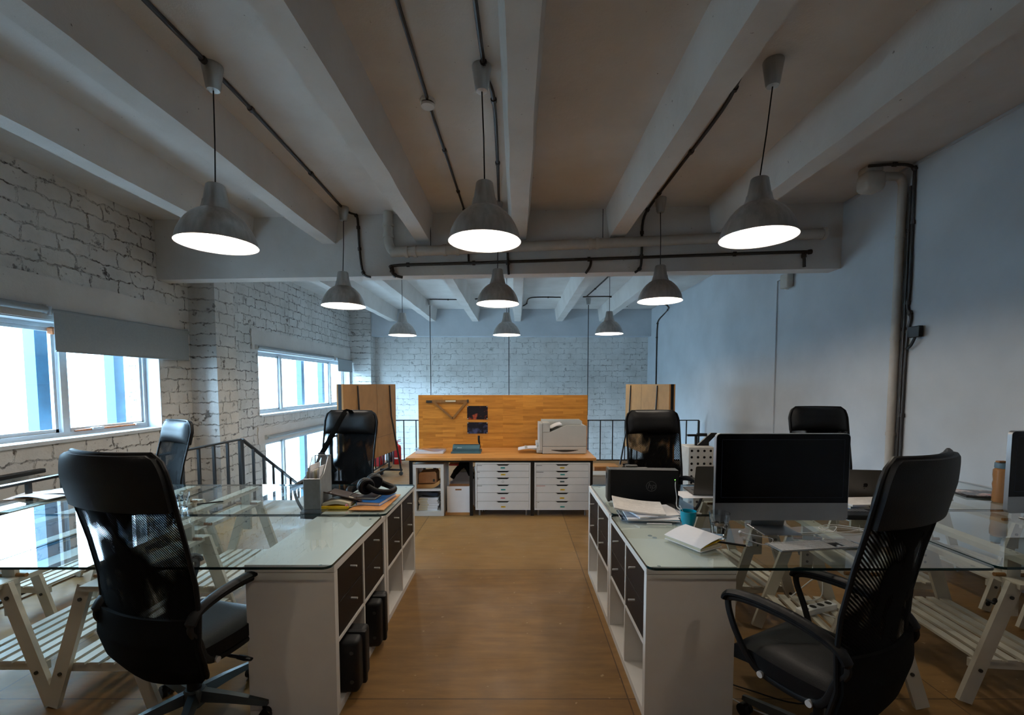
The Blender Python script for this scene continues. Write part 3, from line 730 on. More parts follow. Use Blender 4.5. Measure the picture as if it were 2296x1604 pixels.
# ================================================================== OFFICE CHAIRS
def make_chair():
    r = thing('office_chair', '', 'office chair', group='high-backed black office chairs')
    # back profile: t -> (y, z), half width
    PR = [(0, -.155, .300, .240), (.10, -.195, .375, .252), (.22, -.222, .48, .256), (.36, -.215, .60, .254), (.5, -.222, .72, .252), (.65, -.25, .87, .252), (.8, -.285, 1.02, .256), (.92, -.31, 1.14, .258), (1, -.322, 1.24, .248)]
    def pr(t):
        for a, c in zip(PR, PR[1:]):
            if t <= c[0] + 1e-9:
                f = (t - a[0]) / (c[0] - a[0]); f2 = f * f * (3 - 2 * f) * .3 + f * .7
                return [a[i] + (c[i] - a[i]) * f2 for i in (1, 2, 3)]
        return PR[-1][1:]
    def surf(t, u, off=0):
        y, z, hw = pr(t); e = .5
        if t > .92: hw *= 1 - .20 * (1 - math.sqrt(max(0, 1 - ((t - .92) / .08) ** 2)))
        if t < .14: hw *= 1 - .24 * (1 - math.sqrt(max(0, 1 - ((.14 - t) / .14) ** 2)))
        y2, z2, _ = pr(min(1, t + .02)); y1, z1, _ = pr(max(0, t - .02)); n = Vector((0, (z2 - z1), -(y2 - y1))).normalized()
        x = (u * 2 - 1) * hw
        return Vector((x, y + .045 * (u * 2 - 1) ** 2, z)) + n * off, n
    def panel(t0, t1, u0, u1, nu=20, nv=12, th=.006, off=0):
        return B().grid(lambda a, c: surf(t0 + (t1 - t0) * a, u0 + (u1 - u0) * c, off), nu, nv, th)
    panel(.33, .83, .01, .99).build('mesh_back', 'mesh', r, True)
    panel(0, .345, 0, 1, 28, th=.02).build('lower_back', 'fabric', r, True)
    panel(.815, 1, .0, 1, 16, 14, th=.024, off=-.0).build('upper_back', 'leather', r, True)
    bk = B()
    rim = [surf(t / 40, 0)[0] for t in range(1, 41)] + [surf(1, u / 10)[0] for u in range(1, 10)] + [surf(t / 40, 1)[0] for t in range(40, 0, -1)]
    bk.tube(rim, .009, 8, up=(0, 1, .2)); bk.build('back_frame', 'leather', r, True)
    # head pad in front of the top
    def pad(a, c):
        t = .81 + .19 * a; p, n = surf(t, .03 + .94 * c, .0)
        bul = (1 - abs(2 * a - 1) ** 4) * (1 - abs(2 * c - 1) ** 6)
        return p + n * (.012 + .055 * bul), n
    B().grid(pad, 14, 16, .03).build('head_pad', 'leather', r, True)
    # seat
    def seat(a, c):
        y = -.155 + .385 * c; x = (a * 2 - 1) * (.225 - .02 * (c - .5) ** 2 * 4)
        e = max(abs(a * 2 - 1) ** 6, abs(c * 2 - 1) ** 8)
        return Vector((x, y, .462 - .028 * e - .02 * max(0, c - .8) * 5 + .006 * (c - .5))), Vector((0, 0, 1))
    B().grid(seat, 16, 18, .055).build('seat', 'leather', r, True)
    B().rbox(-.18, .18, -.12, .18, .375, .415, .015).build('seat_pan', 'black', r, True)
    m = B(); m.rbox(-.075, .075, -.12, .09, .315, .378, .012); m.beam((0, -.1, .34), (0, -.19, .42), .1, .03); m.build('mechanism', 'black', r, True)
    lv = B(); lv.tube([(.06, 0, .34), (.2, .01, .325), (.235, .012, .325)], .007); lv.tube([(.235, .012, .325), (.27, .015, .322), (.3, .016, .322)], [.012, .014, .01], 8, flat=.6)
    lv.build('lever', 'black', r, True)
    for s_ in (-1, 1):
        x = s_ * .245
        loop = smooth_path([(x, -.17, .50), (x, -.20, .56), (x, -.165, .605), (x, -.05, .635), (x, .1, .64), (x, .215, .625), (x, .235, .59), (x, .20, .50), (x - s_ * .02, .145, .40), (x - s_ * .03, .08, .365), (x - s_ * .03, -.06, .365), (x - s_ * .02, -.125, .40)], 5, True)
        a = B().tube(loop, .014, 8, closed=True, flat=.75, up=(1, 0, 0)).build('armrest', 'black', r, True)
        B().tube(smooth_path([(x, -.205, .57), (x, -.16, .622), (x, -.04, .652), (x, .11, .657), (x, .225, .638), (x, .25, .605)], 5), [.012] + [.026] * 24 + [.014], 10, flat=.55, up=(0, 0, 1)).build('arm_pad', 'leather', a, True)
        for y in (.10, -.08): B().cyl((x - s_ * .045, y, .37), (x - s_ * .01, y, .37), .012).build('bolt', 'chrome', a, True)
        B().beam((s_ * .18, .01, .372), (x - s_ * .03, .01, .366), .12, .012).build('arm_bracket', 'black', a)
    B().cyl((0, 0, .07), (0, 0, .19), .028, n=18).cyl((0, 0, .19), (0, 0, .32), .018, n=16).build('gas_column', 'black', r, True)
    B().lathe([(0, .085), (.045, .085), (.045, .14), (.035, .155), (0, .155)], 20).build('base_hub', 'base_metal', r, True)
    for i in range(5):
        a = R(72 * i + 18); d = Vector((math.cos(a), math.sin(a), 0)); p = Vector((-d.y, d.x, 0))
        b = B(); sec = []
        for f, zt_, h_, wd in ((.03, .148, .045, .05), (.15, .125, .034, .042), (.29, .092, .022, .034), (.315, .085, .018, .026)):
            c = d * f; sec.append([b.bm.verts.new(q) for q in (c - p * wd / 2 + Vector((0, 0, zt_ - h_)), c - p * wd / 2 * .6 + Vector((0, 0, zt_)), c + p * wd / 2 * .6 + Vector((0, 0, zt_)), c + p * wd / 2 + Vector((0, 0, zt_ - h_)))])
        for u, v in zip(sec, sec[1:]):
            for j in range(4): b._f([u[j], u[(j + 1) % 4], v[(j + 1) % 4], v[j]])
        b._f(sec[0]); b._f(sec[-1][::-1])
        lg = b.build('base_leg', 'base_metal', r, False)
        cs = B(); c = d * .295
        cs.cyl(c + Vector((0, 0, .05)), c + Vector((0, 0, .085)), .007)
        cc = c + d * .012
        for s_ in (-1, 1): cs.cyl(cc + p * s_ * .006 + Vector((0, 0, .0265)), cc + p * s_ * .024 + Vector((0, 0, .0265)), .026, n=16)
        cs.cyl(cc - p * .02 + Vector((0, 0, .034)), cc + p * .02 + Vector((0, 0, .034)), .021, n=12)
        cs.build('caster', 'black', lg, True)
    return r
ch = make_chair()
place(ch, True, (-1.42, 1.91, 0), R(-15), 'large black office chair with its back to the camera, nearest on the left')
place(ch, False, (1.175, 1.68, 0), R(28), 'large black office chair seen from behind at the right, in front of the big screen').scale = (.95, 1, 1.02)
place(ch, False, (-1.58, 3.92, 0), R(172), 'black office chair with a shoulder strap over it, behind the magazine rack')
place(ch, False, (1.30, 3.95, 0), R(185), 'black mesh office chair behind the black computer, before the right cork board')
cl4 = place(ch, False, (-3.16, 3.76, 0), R(150), 'office chair by the window whose head pad shines blue with daylight')
place(ch, False, (2.78, 3.9, 0), R(176), 'black office chair behind the big computer screen, near the right wall').scale = (1, 1, 1.03)
cl4.scale = (1, 1, .94)
st = thing('shoulder_strap', 'black shoulder bag strap slung over the head pad of the left middle chair', 'bag strap', (-1.6, 4.15, 0))
B().tube(smooth_path([(.08, .05, 1.15), (.06, .03, 1.235), (.05, -.05, 1.245), (.03, -.1, 1.20), (-.02, -.12, 1.1), (-.1, -.12, .96), (-.16, -.12, .86)], 5), .022, 8, flat=.15, up=(0, 1, .3)).build('webbing', 'fabric', st, True)
B().tube(smooth_path([(-.16, -.12, .86), (-.2, -.12, .78), (-.235, -.1, .7)], 4), .012, 8, flat=.3, up=(0, 1, 0)).build('strap_end', 'fabric', st, True)
B().tube(smooth_path([(-.15, -.12, .87), (-.09, -.12, .78), (-.03, -.12, .7)], 4), .018, 8, flat=.25, up=(0, 1, 0)).build('strap_end', 'fabric', st, True)
B().rbox(-.185, -.135, -.135, -.115, .83, .875, .004).build('buckle', 'black', st)

# black equipment cases in the near left cabinet
for i, (y0, y1, x1, lb) in enumerate([(2.03, 2.21, .06, 'black hard equipment case sticking out of the nearest lower cube of the left cabinet'), (2.40, 2.57, .05, 'black hard equipment case in the farther lower cube of the left cabinet')]):
    t = thing('equipment_case', lb, 'case', (-.80, (y0 + y1) / 2, .036), group='black hard cases in the left cabinet')
    h = (y1 - y0) / 2
    B().rbox(-.33, x1, -h, -.004, 0.001, .255, .022, 3).build('case_half', 'black', t, True)
    B().rbox(-.33, x1, .004, h, 0.001, .255, .022, 3).build('case_half', 'black', t, True)
    B().rbox(-.335, x1 + .012, -.016, .016, .0, .262, .01, 2).build('seam_band', 'black', t, True)
    B().tube(smooth_path([(-.19, 0, .25), (-.17, 0, .278), (-.06, 0, .278), (-.04, 0, .25)], 4), .010, 8).build('handle', 'black', t, True)
    for z in (.06, .2): B().cyl((x1 - .03, -h - .003, z), (x1 - .03, -h + .004, z), .009).build('rivet', 'dark_gray', t, True)

# ================================================================== WORKBENCH AT THE BACK
BZ = .665
wb = thing('workbench', 'long wooden workbench with a black steel frame at the end of the aisle', 'workbench', (0, 5.0, 0))
B().rbox(-1.245, .895, 0, .82, BZ - .03, BZ, .003).build('bench_top', 'block_h', wb)
f = B()
f.box(-1.21, .86, .03, .06, BZ - .052, BZ - .031); f.box(-1.21, .86, .76, .79, BZ - .052, BZ - .031)
for x in (-1.21, .825): f.box(x, x + .035, .06, .76, BZ - .052, BZ - .031)
f.build('apron', 'black_metal', wb)
for x in (-1.21, -.53, .161, .825):
    for y in ((.03, .76) if x in (-1.21, .825) else (.03,)):
        B().box(x, x + .036, y, y + .032, 0, BZ - .053).build('leg', 'black_metal', wb)
bd = thing('wooden_board', 'upright honey-coloured butcher block board standing behind the workbench', 'board', (-.175, 5.84, 0))
B().rbox(-1.095, 1.095, -.018, .018, BZ - .2, 1.35, .002).build('panel', 'block_v', bd)
for x in (-.9, .9): B().box(x - .02, x + .02, .02, .05, 0, 1.1).build('support_post', 'black_metal', bd)

# white shelf with two compartments under the bench
sh = thing('open_shelf', 'narrow white shelf unit with two open compartments under the left of the workbench', 'shelf', (-1.165, 5.02, 0))
t = .034
b = B(); b.box(0, t, 0, .39, 0, .585); b.box(.31, .31 + t, 0, .39, 0, .585); b.box(t, .31, 0, .39, 0, t + .02); b.box(t, .31, 0, .39, .285, .305); b.box(t, .31, 0, .39, .55, .585)
b.build('body', 'white_lam', sh)
cb = thing('cardboard_box', 'small brown cardboard box lying on the curled roll in the upper shelf compartment', 'box', (-1.118, 5.08, .36))
B().prism([(0, .0), (.205, .006), (.205, .115), (.19, .135), (.02, .125), (.004, .105)], 'y', 0, .2).build('carton', 'box', cb)
B().box(.165, .188, -.0015, 0, .02, .05).build('code_mark', 'dark_gray', cb)
cr = thing('cardboard_roll', 'bent corrugated cardboard wrap under the brown box in the upper compartment', 'cardboard', (-1.13, 5.06, .3055))
B().grid(lambda a, c: (Vector((.255 * a, .22 * c, .045 + .05 * max(0, a - .6) ** 2 * 6)), Vector((0, 0, 1))), 12, 2, .043).build('wrap', 'box2', cr, True)
bl = thing('folded_cloth', 'dark blue-grey folded fabric on top of the stacked paper blocks', 'cloth', (-1.115, 5.06, .218))
B().grid(lambda a, c: (Vector((.22 * a, .25 * c, .040 + .012 * math.sin(a * 6) * math.sin(c * 4 + 1) + .008 * a)), Vector((0, 0, 1))), 14, 8, .036).build('fabric_fold', 'bluepaint', bl, True)
zz = .0545
for i, (h_, dx, nm) in enumerate([(.030, -.002, 'lowest'), (.026, .0, 'second'), (.022, .014, 'third'), (.020, .002, 'fourth'), (.022, -.003, 'fifth'), (.024, .004, 'sixth')]):
    t_ = thing('paper_block', nm + ' block from below of the pale paper stack in the white shelf', 'paper block', (-1.112 + dx, 5.05, zz), group='paper blocks in the white shelf')
    B().rbox(0, .215, 0, .28, 0, h_ - .0015, .002).build('pages', 'paper', t_)
    B().box(0, .10, -.001, 0, .002, h_ - .004).build('spine_band', 'cream', t_)
    zz += h_
wbx = thing('white_box', 'tall white cardboard box with an oblong hand hole under the workbench', 'box', (-.79, 5.06, 0.03))
b = B(); b.box(0, .26, 0, .008, 0, .3); b.box(0, .26, .29, .3, 0, .3); b.box(0, .008, .008, .29, 0, .3); b.box(.252, .26, .008, .29, 0, .3); b.box(.008, .252, .008, .29, 0, .008); b.build('box_shell', 'paper', wbx)
B().box(.095, .165, -.0012, 0, .255, .272).build('hand_hole', 'box', wbx)
B().box(.02, .252, .05, .055, .2, .318).build('inner_flap', 'box', wbx)
B().box(-.02, .28, -.01, .31, -.03, 0).build('plinth', 'box2', wbx)
w2 = thing('white_file_box', 'second white box standing behind the tall white box', 'box', (-.775, 5.4, 0))
B().rbox(0, .27, 0, .3, 0, .425, .004).build('box_shell', 'paper', w2)
for i in range(6):
    t_ = thing('paper_pile', ['lowest', 'second lowest', 'third from below', 'fourth from below', 'fifth from below', 'topmost'][i] + ' cream sheet bundle piled on the rear white box', 'papers', (-.72 + .01 * (i % 3), 5.42, .425 + i * .016), rz=R([2, -5, 4, -2, 6, -4][i]), group='paper bundles on the rear white box')
    B().rbox(0, .17 - .008 * i, 0, .22, 0.0005, .0145, .003).build('pages', 'cream', t_)
bag = thing('hanging_bag', 'black soft bag hanging like trouser legs under the workbench', 'bag', (-.63, 5.2, BZ - .08))
B().tube(smooth_path([(.02, 0, 0), (-.02, 0, -.05), (-.08, 0, -.12), (-.12, 0, -.185)], 4), [.05] * 5 + [.042] * 4 + [.034] * 4, 10, flat=.8).build('left_flap', 'fabric', bag, True)
B().tube(smooth_path([(.03, .02, 0), (.06, .02, -.06), (.10, .02, -.15), (.115, .02, -.2)], 4), [.055] * 5 + [.045] * 4 + [.03] * 4, 10, flat=.8).build('right_flap', 'fabric', bag, True)
rd = thing('red_tray', 'small red tray edge above the black bag under the workbench', 'tray', (-.78, 5.15, BZ - .115))
B().rbox(0, .11, 0, .12, 0, .02, .004).build('tray_body', 'red', rd)
for i, (x, a, m_, lb) in enumerate([(-.46, .075, 'paper', 'white board sheet leaning beside the middle black leg, left one'), (-.445, .085, 'print', 'grey board sheet leaning beside the middle black leg, right one')]):
    t_ = thing('board_sheet', lb, 'sheet', (x + .02, 5.16 + .03 * i, 0))
    B().cbox((0, .14, .27), (.007, .3, .53), (0, -a * 2.2, 0)).build('sheet_panel', m_, t_)

# drawer units
SAFE = [['teal_label', 'yellow', None, 'teal_label', 'pink', 'yellow'], ['yellow', 'teal_label', 'binder_teal', 'yellow', 'yellow', 'teal_label']]
def drawer_unit(x0, x1, which, label):
    r = thing('drawer_unit', label, 'drawer unit', (x0, 5.01, 0), group='white six-drawer units')
    W_ = x1 - x0; z0, z1 = .072, .610; t = .016
    b = B(); b.box(0, t, 0, .46, z0, z1); b.box(W_ - t, W_, 0, .46, z0, z1); b.box(t, W_ - t, 0, .46, z1 - t, z1); b.box(t, W_ - t, 0, .46, z0, z0 + t); b.box(t, W_ - t, .44, .46, z0 + t, z1 - t)
    b.build('body', 'white_drawer', r)
    hs = [.076, .076, .080, .092, .096, .1]; z = z1 - t - .002; mid = W_ / 2
    for i, h_ in enumerate(hs):
        a, c = t + .002, W_ - t - .002; zt, zb = z - .0015, z - h_ + .0015
        q = [(a, zb), (c, zb), (c, zt), (mid + .075, zt), (mid + .05, zt - .016), (mid - .05, zt - .016), (mid - .075, zt), (a, zt)]
        d = B().prism(q, 'y', .002, .018).build('drawer', 'white_drawer', r)
        B().box(mid - .074, mid + .074, .03, .034, zt - .02, zt).build('grip_recess', 'black', d)
        lab = SAFE[which][i]
        if lab: B().rbox(mid - .026 + .004 * (i % 2), mid + .024 + .004 * (i % 2), .0006, .002, zb + .026, zb + .042, .0005).build('sticker', lab, d)
        if lab: B().box(mid - .014, mid + .014, .0002, .0006, zb + .0325, zb + .0355).build('scribble', 'dark_gray', d)
        else: B().lathe([(.009, 0), (.011, 0), (.011, .001), (.009, .001)], 16, True).build('ring_mark', 'binder_teal', d, loc=(mid, .002, zb + .034), rot=(R(90), 0, 0))
        n = [(.02, .075), (.02, .05), (.02, .04), (.02, .075), None, None] if which == 0 else [(.02, .085), (.02, .10), None, (.02, .12), None, (.035, .052)]
        if n[i]: B().box(n[i][0], n[i][1], .0008, .002, zt - .014, zt - .0095).build('tape_strip', 'red' if (which == 1 and i == 3) else 'bluepaint', d)
        z -= h_
    for x in (.045, W_ - .045):
        for y in (.05, .4): B().cyl((x, y, 0), (x, y, z0), .0115, n=12).build('leg', 'alu', r, True)
    return r
drawer_unit(-.463, .158, 0, 'left white six-drawer unit on metal legs under the workbench')
drawer_unit(.203, .828, 1, 'right white six-drawer unit on metal legs, below the printer')

# printer
pr_ = thing('printer', 'large pale grey laser printer standing on the right end of the workbench', 'printer', (.31, 5.28, BZ))
top = [(0, .095), (.515, .095), (.515, .335), (.50, .34), (.28, .34), (.245, .33), (.10, .268), (.075, .26), (0, .26)]
b = B(); b.prism(top, 'y', 0, .03); b.prism([(0, .095), (.515, .095), (.515, .20), (0, .20)], 'y', .03, .36); b.prism([(0, .20), (.515, .20), (.515, .36), (.48, .385), (0, .385)], 'y', .36, .42)
b.box(.5, .515, .03, .36, .2, .33)
b.build('casing', 'print', pr_)
B().prism([(.0, .262), (.078, .262), (.082, .272), (.082, .362), (.07, .368), (.0, .368)], 'y', -.001, .37).build('control_tower', 'print', pr_)
B().rbox(-.045, -.002, .0, .34, .04, .365, .006).build('side_cover', 'print', pr_)
B().box(.083, .50, .02, .36, .21, .30).build('output_recess', 'dark_gray', pr_)
B().grid(lambda a, c: (Vector((.09 + .14 * a, .05 + .27 * c, .30 + .055 * math.sin(a * 1.5))), Vector((0, 0, 1))), 8, 2, .012).build('printed_paper', 'paper', pr_, True)
b = B(); b.rbox(0, .515, .0, .4, .006, .09, .004); cs_ = b.build('paper_cassette', 'print', pr_)
B().prism([(.10 + .32 * i / 12, .048 - .022 * math.sin(math.pi * i / 12)) for i in range(13)] + [(.42, .052), (.10, .052)], 'y', -.0015, .001).build('grip', 'dark_gray', cs_)
B().rbox(-.07, -.004, .02, .3, .012, .085, .004).build('side_foot', 'print', pr_)
B().rbox(-.075, -.005, .05, .28, .086, .135, .006).build('manual_feed', 'print', pr_)
B().cbox((-.13, .16, .055), (.16, .22, .006), (0, R(8), 0)).build('feed_tray', 'print', pr_)
B().box(.0, .5, .01, .4, 0, .005).build('base', 'black', pr_)
fp = thing('fed_paper', 'white sheets lying out of the manual feed tray of the printer', 'papers', (.02, 5.33, BZ + .048))
B().grid(lambda a, c: (Vector((.24 * a, .21 * c, .012 - .02 * (a - .6) ** 2 * 2 + .012 * a)), Vector((0, 0, 1))), 10, 2, .009).build('sheets', 'paper', fp, True)

# binding machine, tray of sheets, ruler triangle, photos
bm_ = thing('binding_machine', 'dark teal comb binding machine with a black lever on the workbench', 'binding machine', (-.78, 5.32, BZ))
B().prism([(0, 0), (.2, 0), (.2, .03), (.02, .016), (0, .012)], 'x', 0, .355).build('base', 'binder_teal', bm_)
B().prism([(.06, .02), (.19, .02), (.19, .09), (.12, .092), (.06, .05)], 'x', .01, .335).build('punch_head', 'dark_gray' if False else 'binder_teal', bm_)
cmb = B()
for i in range(24): cmb.box(.02 + i * .0128, .026 + i * .0128, .11, .125, .092, .099)
cmb.build('comb', 'dark_gray', bm_)
B().tube(smooth_path([(.335, .14, .05), (.332, .14, .09), (.322, .13, .14), (.322, .13, .2)], 4), [.008] * 6 + [.013] * 7, 8).build('lever', 'black', bm_, True)
B().box(.03, .055, .0575, .06, .045, .052).build('badge', 'black', bm_)
tx = bpy.data.curves.new('brand_lettering', 'FONT'); tx.body = 'fellowes'; tx.size = .016; tx.extrude = .0003; tx.materials.append(M['paper'])
to = bpy.data.objects.new('tmp_text', tx); COL.objects.link(to)
dg = bpy.context.evaluated_depsgraph_get(); me = bpy.data.meshes.new_from_object(to.evaluated_get(dg)); bpy.data.objects.remove(to)
to = bpy.data.objects.new('lettering', me); COL.objects.link(to); to.parent = bm_; to.location = (.07, .0575, .058); to.rotation_euler = (R(88), 0, 0)
ty = thing('sheet_stack', 'thin stack of pale pinkish sheets in clear film at the left end of the workbench', 'papers', (-1.2, 5.3, BZ))
B().grid(lambda a, c: (Vector((.33 * a, .24 * c, .026 + .006 * (a - .5) ** 2)), Vector((0, 0, 1))), 8, 2, .024).build('sheets', 'paper', ty, True)
B().grid(lambda a, c: (Vector((-.02 + .38 * a, -.01 + .27 * c, .040 + .012 * math.sin(a * 7 + c * 3))), Vector((0, 0, 1))), 20, 8, .0008).build('film', 'tray_clear', ty, True)
tri = thing('drafting_ruler', 'wooden drafting triangle on a straight ruler fixed to the wooden board', 'ruler', (-.855, 5.815, 1.27))
B().box(-.235, .235, -.007, 0, -.018, .018).build('straight_ruler', 'ruler', tri)
B().box(-.31, -.235, -.009, 0, -.02, .012).build('dark_tip', 'dark_gray', tri)
B().box(.215, .24, -.009, -.0075, -.016, .022).build('dark_tip', 'dark_gray', tri)
B().box(-.06, .07, -.018, -.0075, -.006, .012).build('grip_bar', 'cream', tri)
b = B()
b.beam((-.2, -.005, -.02), (.03, -.005, -.225), .008, .028, up=(0, 0, 1)); b.beam((.2, -.005, -.02), (.03, -.005, -.225), .008, .028, up=(0, 0, 1))
b.build('triangle_arms', 'ruler', tri)
for (z0, z1, m_, lb) in ((1.035, 1.21, 'photo_red', 'upper dark photograph with reddish shapes pinned to the wooden board'), (.85, .998, 'photo_blue', 'lower dark bluish photograph pinned to the wooden board')):
    t_ = thing('pinned_photo', lb, 'photograph', (-.505, 5.8195, (z0 + z1) / 2)); h = (z1 - z0) / 2
    B().box(-.133, .133, -.0015, .001, -h, h).build('print', m_, t_)
    for sx_ in (-1, 1):
        for sz_ in (-1, 1): B().lathe([(0, 0), (.006, 0), (.006, .003), (0, .004)], 10).build('pin', 'coin', t_, loc=(sx_ * .124, -.0015, sz_ * (h - .009)), rot=(R(90), 0, 0))

# ================================================================== PIN BOARDS ON WHEELS
def pinboard(far, near, label, side):
    (xf, yf), (xn, yn) = far, near
    ln = math.hypot(xn - xf, yn - yf); a = math.atan2(yn - yf, xn - xf)
    r = thing('pin_board', label, 'pin board', (xf, yf, 0), a, 'rolling pin boards beside the workbench')
    # local x runs from the far to the near end; local y side towards the aisle = side
    z0, z1 = .375, 1.49
    s = side
    B().box(0, ln, min(0, s * .022), max(0, s * .022), z0, z1).build('front_panel', 'corkboard', r)
    B().box(.01, ln, min(-s * .045, -s * .001), max(-s * .045, -s * .001), z0 + .01, z1).build('dark_core', 'black', r)
    B().box(0, ln, min(-s * .065, -s * .046), max(-s * .065, -s * .046), z0, z1).build('back_panel', 'corkboard', r)
    g = B()
    for x in (ln * .42,): g.box(x, x + .003, min(s * .0215, s * .0235), max(s * .0215, s * .0235), z0, z1)
    g.box(0, ln, min(s * .0215, s * .0235), max(s * .0215, s * .0235), z0 + .30, z0 + .303); g.build('joint_line', 'brownleather', r)
    for x in (.28, ln * .78):
        B().tube([(x, s * .03, z1 - .02), (x, s * .05, .98), (x, s * .2, .09)], [.010, .014, .016], 8).build('stay_rod', 'black_metal', r)
    for x in (.28, ln * .78):
        fr = B(); fr.box(x - .016, x + .016, -.15, .22, .075, .105); fr.box(x - .012, x + .012, -.012, .012, .105, z0); fo = fr.build('foot_bar', 'black_metal', r)
        for y in (-.13, .20):
            c = B(); c.cyl((x, y, .045), (x, y, .075), .01); c.cyl((x - .014, y, .032), (x + .014, y, .032), .032, n=16); c.build('caster', 'dark_gray', fo, True)
    fr = B(); fr.box(.2, ln - .1, -.012, .012, .11, .135); fr.build('lower_rail', 'black_metal', r)
    for x in (.02, ln - .03): B().box(x, x + .02, -s * .02 - .008, -s * .02 + .008, .135, z0).build('frame_upright', 'black_metal', r)
pinboard((-2.06, 7.6), (-2.245, 5.78), 'brown rolling pin board on the left, beside the stair opening', 1)
pinboard((1.985, 8.1), (2.15, 6.28), 'brown rolling pin board on the right, in front of the right wall', -1)

# ================================================================== RAILINGS
def railing(pts, label, spacing=.235, low=.03, ht=.80, rw=.04, heavy=(), bal=.009, slope=False, th=.018, base=0.):
    r = thing('railing', label, 'railing', pts[0]); o = Vector(pts[0])
    for a, c in zip(pts, pts[1:]):
        a = Vector(a) - o; c = Vector(c) - o
        B().beam(a + Vector((0, 0, ht)), c + Vector((0, 0, ht)), rw, th).build('hand_rail', 'black_metal', r)
        B().beam(a + Vector((0, 0, low)), c + Vector((0, 0, low)), .02, .02).build('lower_rail', 'black_metal', r)
        n = max(1, round(Vector((c - a)).xy.length / spacing))
        for i in range(n + 1):
            p = a + (c - a) * i / n; wd = bal if i not in (0, n) else .016
            B().box(p.x - wd, p.x + wd, p.y - wd, p.y + wd, p.z + (0 if i in (0, n) else low + .01), p.z + ht - th / 2).build('post' if i in (0, n) else 'baluster', 'black_metal', r)
    return r
railing([(-2.4, 8.62, 0), (3.5, 8.62, 0)], 'black steel railing along the rear edge of the mezzanine, behind the workbench')
railing([(-2.42, 5.85, 0), (-2.42, 8.58, 0)], 'black steel railing along the stair opening behind the left pin board')
railing([(-3.46, 1.2, 0), (-3.46, 5.6, 0)], 'black steel railing beside the left desks, before the window wall', spacing=.24, bal=.013, rw=.05)
railing([(-3.46, 5.64, 0), (-3.46, 7.3, -1.05)], 'sloping black stair railing going down beside the lower window', spacing=.24, bal=.013, rw=.05)
hb = thing('wall_handrail', 'dark flat handrail fixed to the window wall beyond the left railing', 'handrail', (XL + .1, 1.5, .70))
B().rbox(-.03, .03, 0, 2.6, -.02, .02, .008).build('rail_bar', 'black_metal', hb)
for y in (.3, 1.3, 2.3): B().box(-.1, -.03, y - .012, y + .012, -.03, -.01).build('wall_bracket', 'black_metal', hb)
stp = thing('staircase', 'grey stair flight going down along the window wall', 'stairs', (XL + .02, 5.75, 0))
for i in range(12): B().box(0, .93, i * .27, i * .27 + .29, -.19 * (i + 1) - .04, -.19 * (i + 1)).build('tread', 'hallfloor', stp)
B().beam((.95, 0, -.2), (.95, 3.3, -2.4), .03, .2).build('stringer', 'black_metal', stp)

# binders and fire extinguishers behind the left pin board
for i in range(6):
    t_ = thing('ring_binder', ['first', 'second', 'third', 'fourth', 'fifth', 'sixth'][i] + ' white ring binder from the near end, in the row behind the left pin board', 'binder', (-2.62, 6.5 + i * .22, 0), group='white ring binders on the floor')
    B().rbox(-.13, .13, -.035, .035, 0, .27, .004).build('cover', 'paper', t_)
    B().lathe([(0, 0), (.012, 0), (.012, .001), (0, .001)], 14).build('finger_hole', 'dark_gray', t_, loc=(.13, 0, .06), rot=(0, R(90), 0))
    B().box(.1301, .131, -.02, .02, .14, .22).build('spine_label', 'cream', t_)
fe = thing('fire_extinguisher', 'red fire extinguisher standing in the corner behind the left pin board', 'fire extinguisher', (-2.24, 8.38, 0))
B().lathe([(0, 0), (.075, 0), (.08, .01), (.08, .30), (.068, .345), (.03, .365), (.022, .38), (0, .38)], 26).build('cylinder', 'red', fe, True)
b = B(); b.cyl((0, 0, .38), (0, 0, .41), .016); b.cbox((.02, 0, .42), (.11, .02, .012), (0, R(-8), 0)); b.cbox((.03, 0, .445), (.1, .02, .01), (0, R(-20), 0)); b.build('valve', 'red', fe, True)
B().tube(smooth_path([(-.02, 0, .4), (-.09, -.01, .38), (-.1, -.02, .25), (-.095, -.02, .12)], 4), .011).build('hose', 'black', fe, True)
B().grid(lambda a, c: (Vector((.0808 * math.cos(R(-120 + 60 * a)), .0808 * math.sin(R(-120 + 60 * a)), .1 + .03 * c)), Vector((math.cos(R(-120 + 60 * a)), math.sin(R(-120 + 60 * a)), 0))), 8, 1, .0005).build('label', 'paper', fe)
rb_ = thing('red_cabinet', 'red fire cabinet box beside the extinguisher in the corner', 'box', (-2.62, 8.1, 0))
B().rbox(0, .16, 0, .26, 0, .40, .006).build('shell', 'red', rb_); B().rbox(.161, .166, .02, .24, .02, .38, .002).build('door', 'red', rb_); B().box(.1665, .168, .08, .2, .22, .34).build('sign', 'paper', rb_)

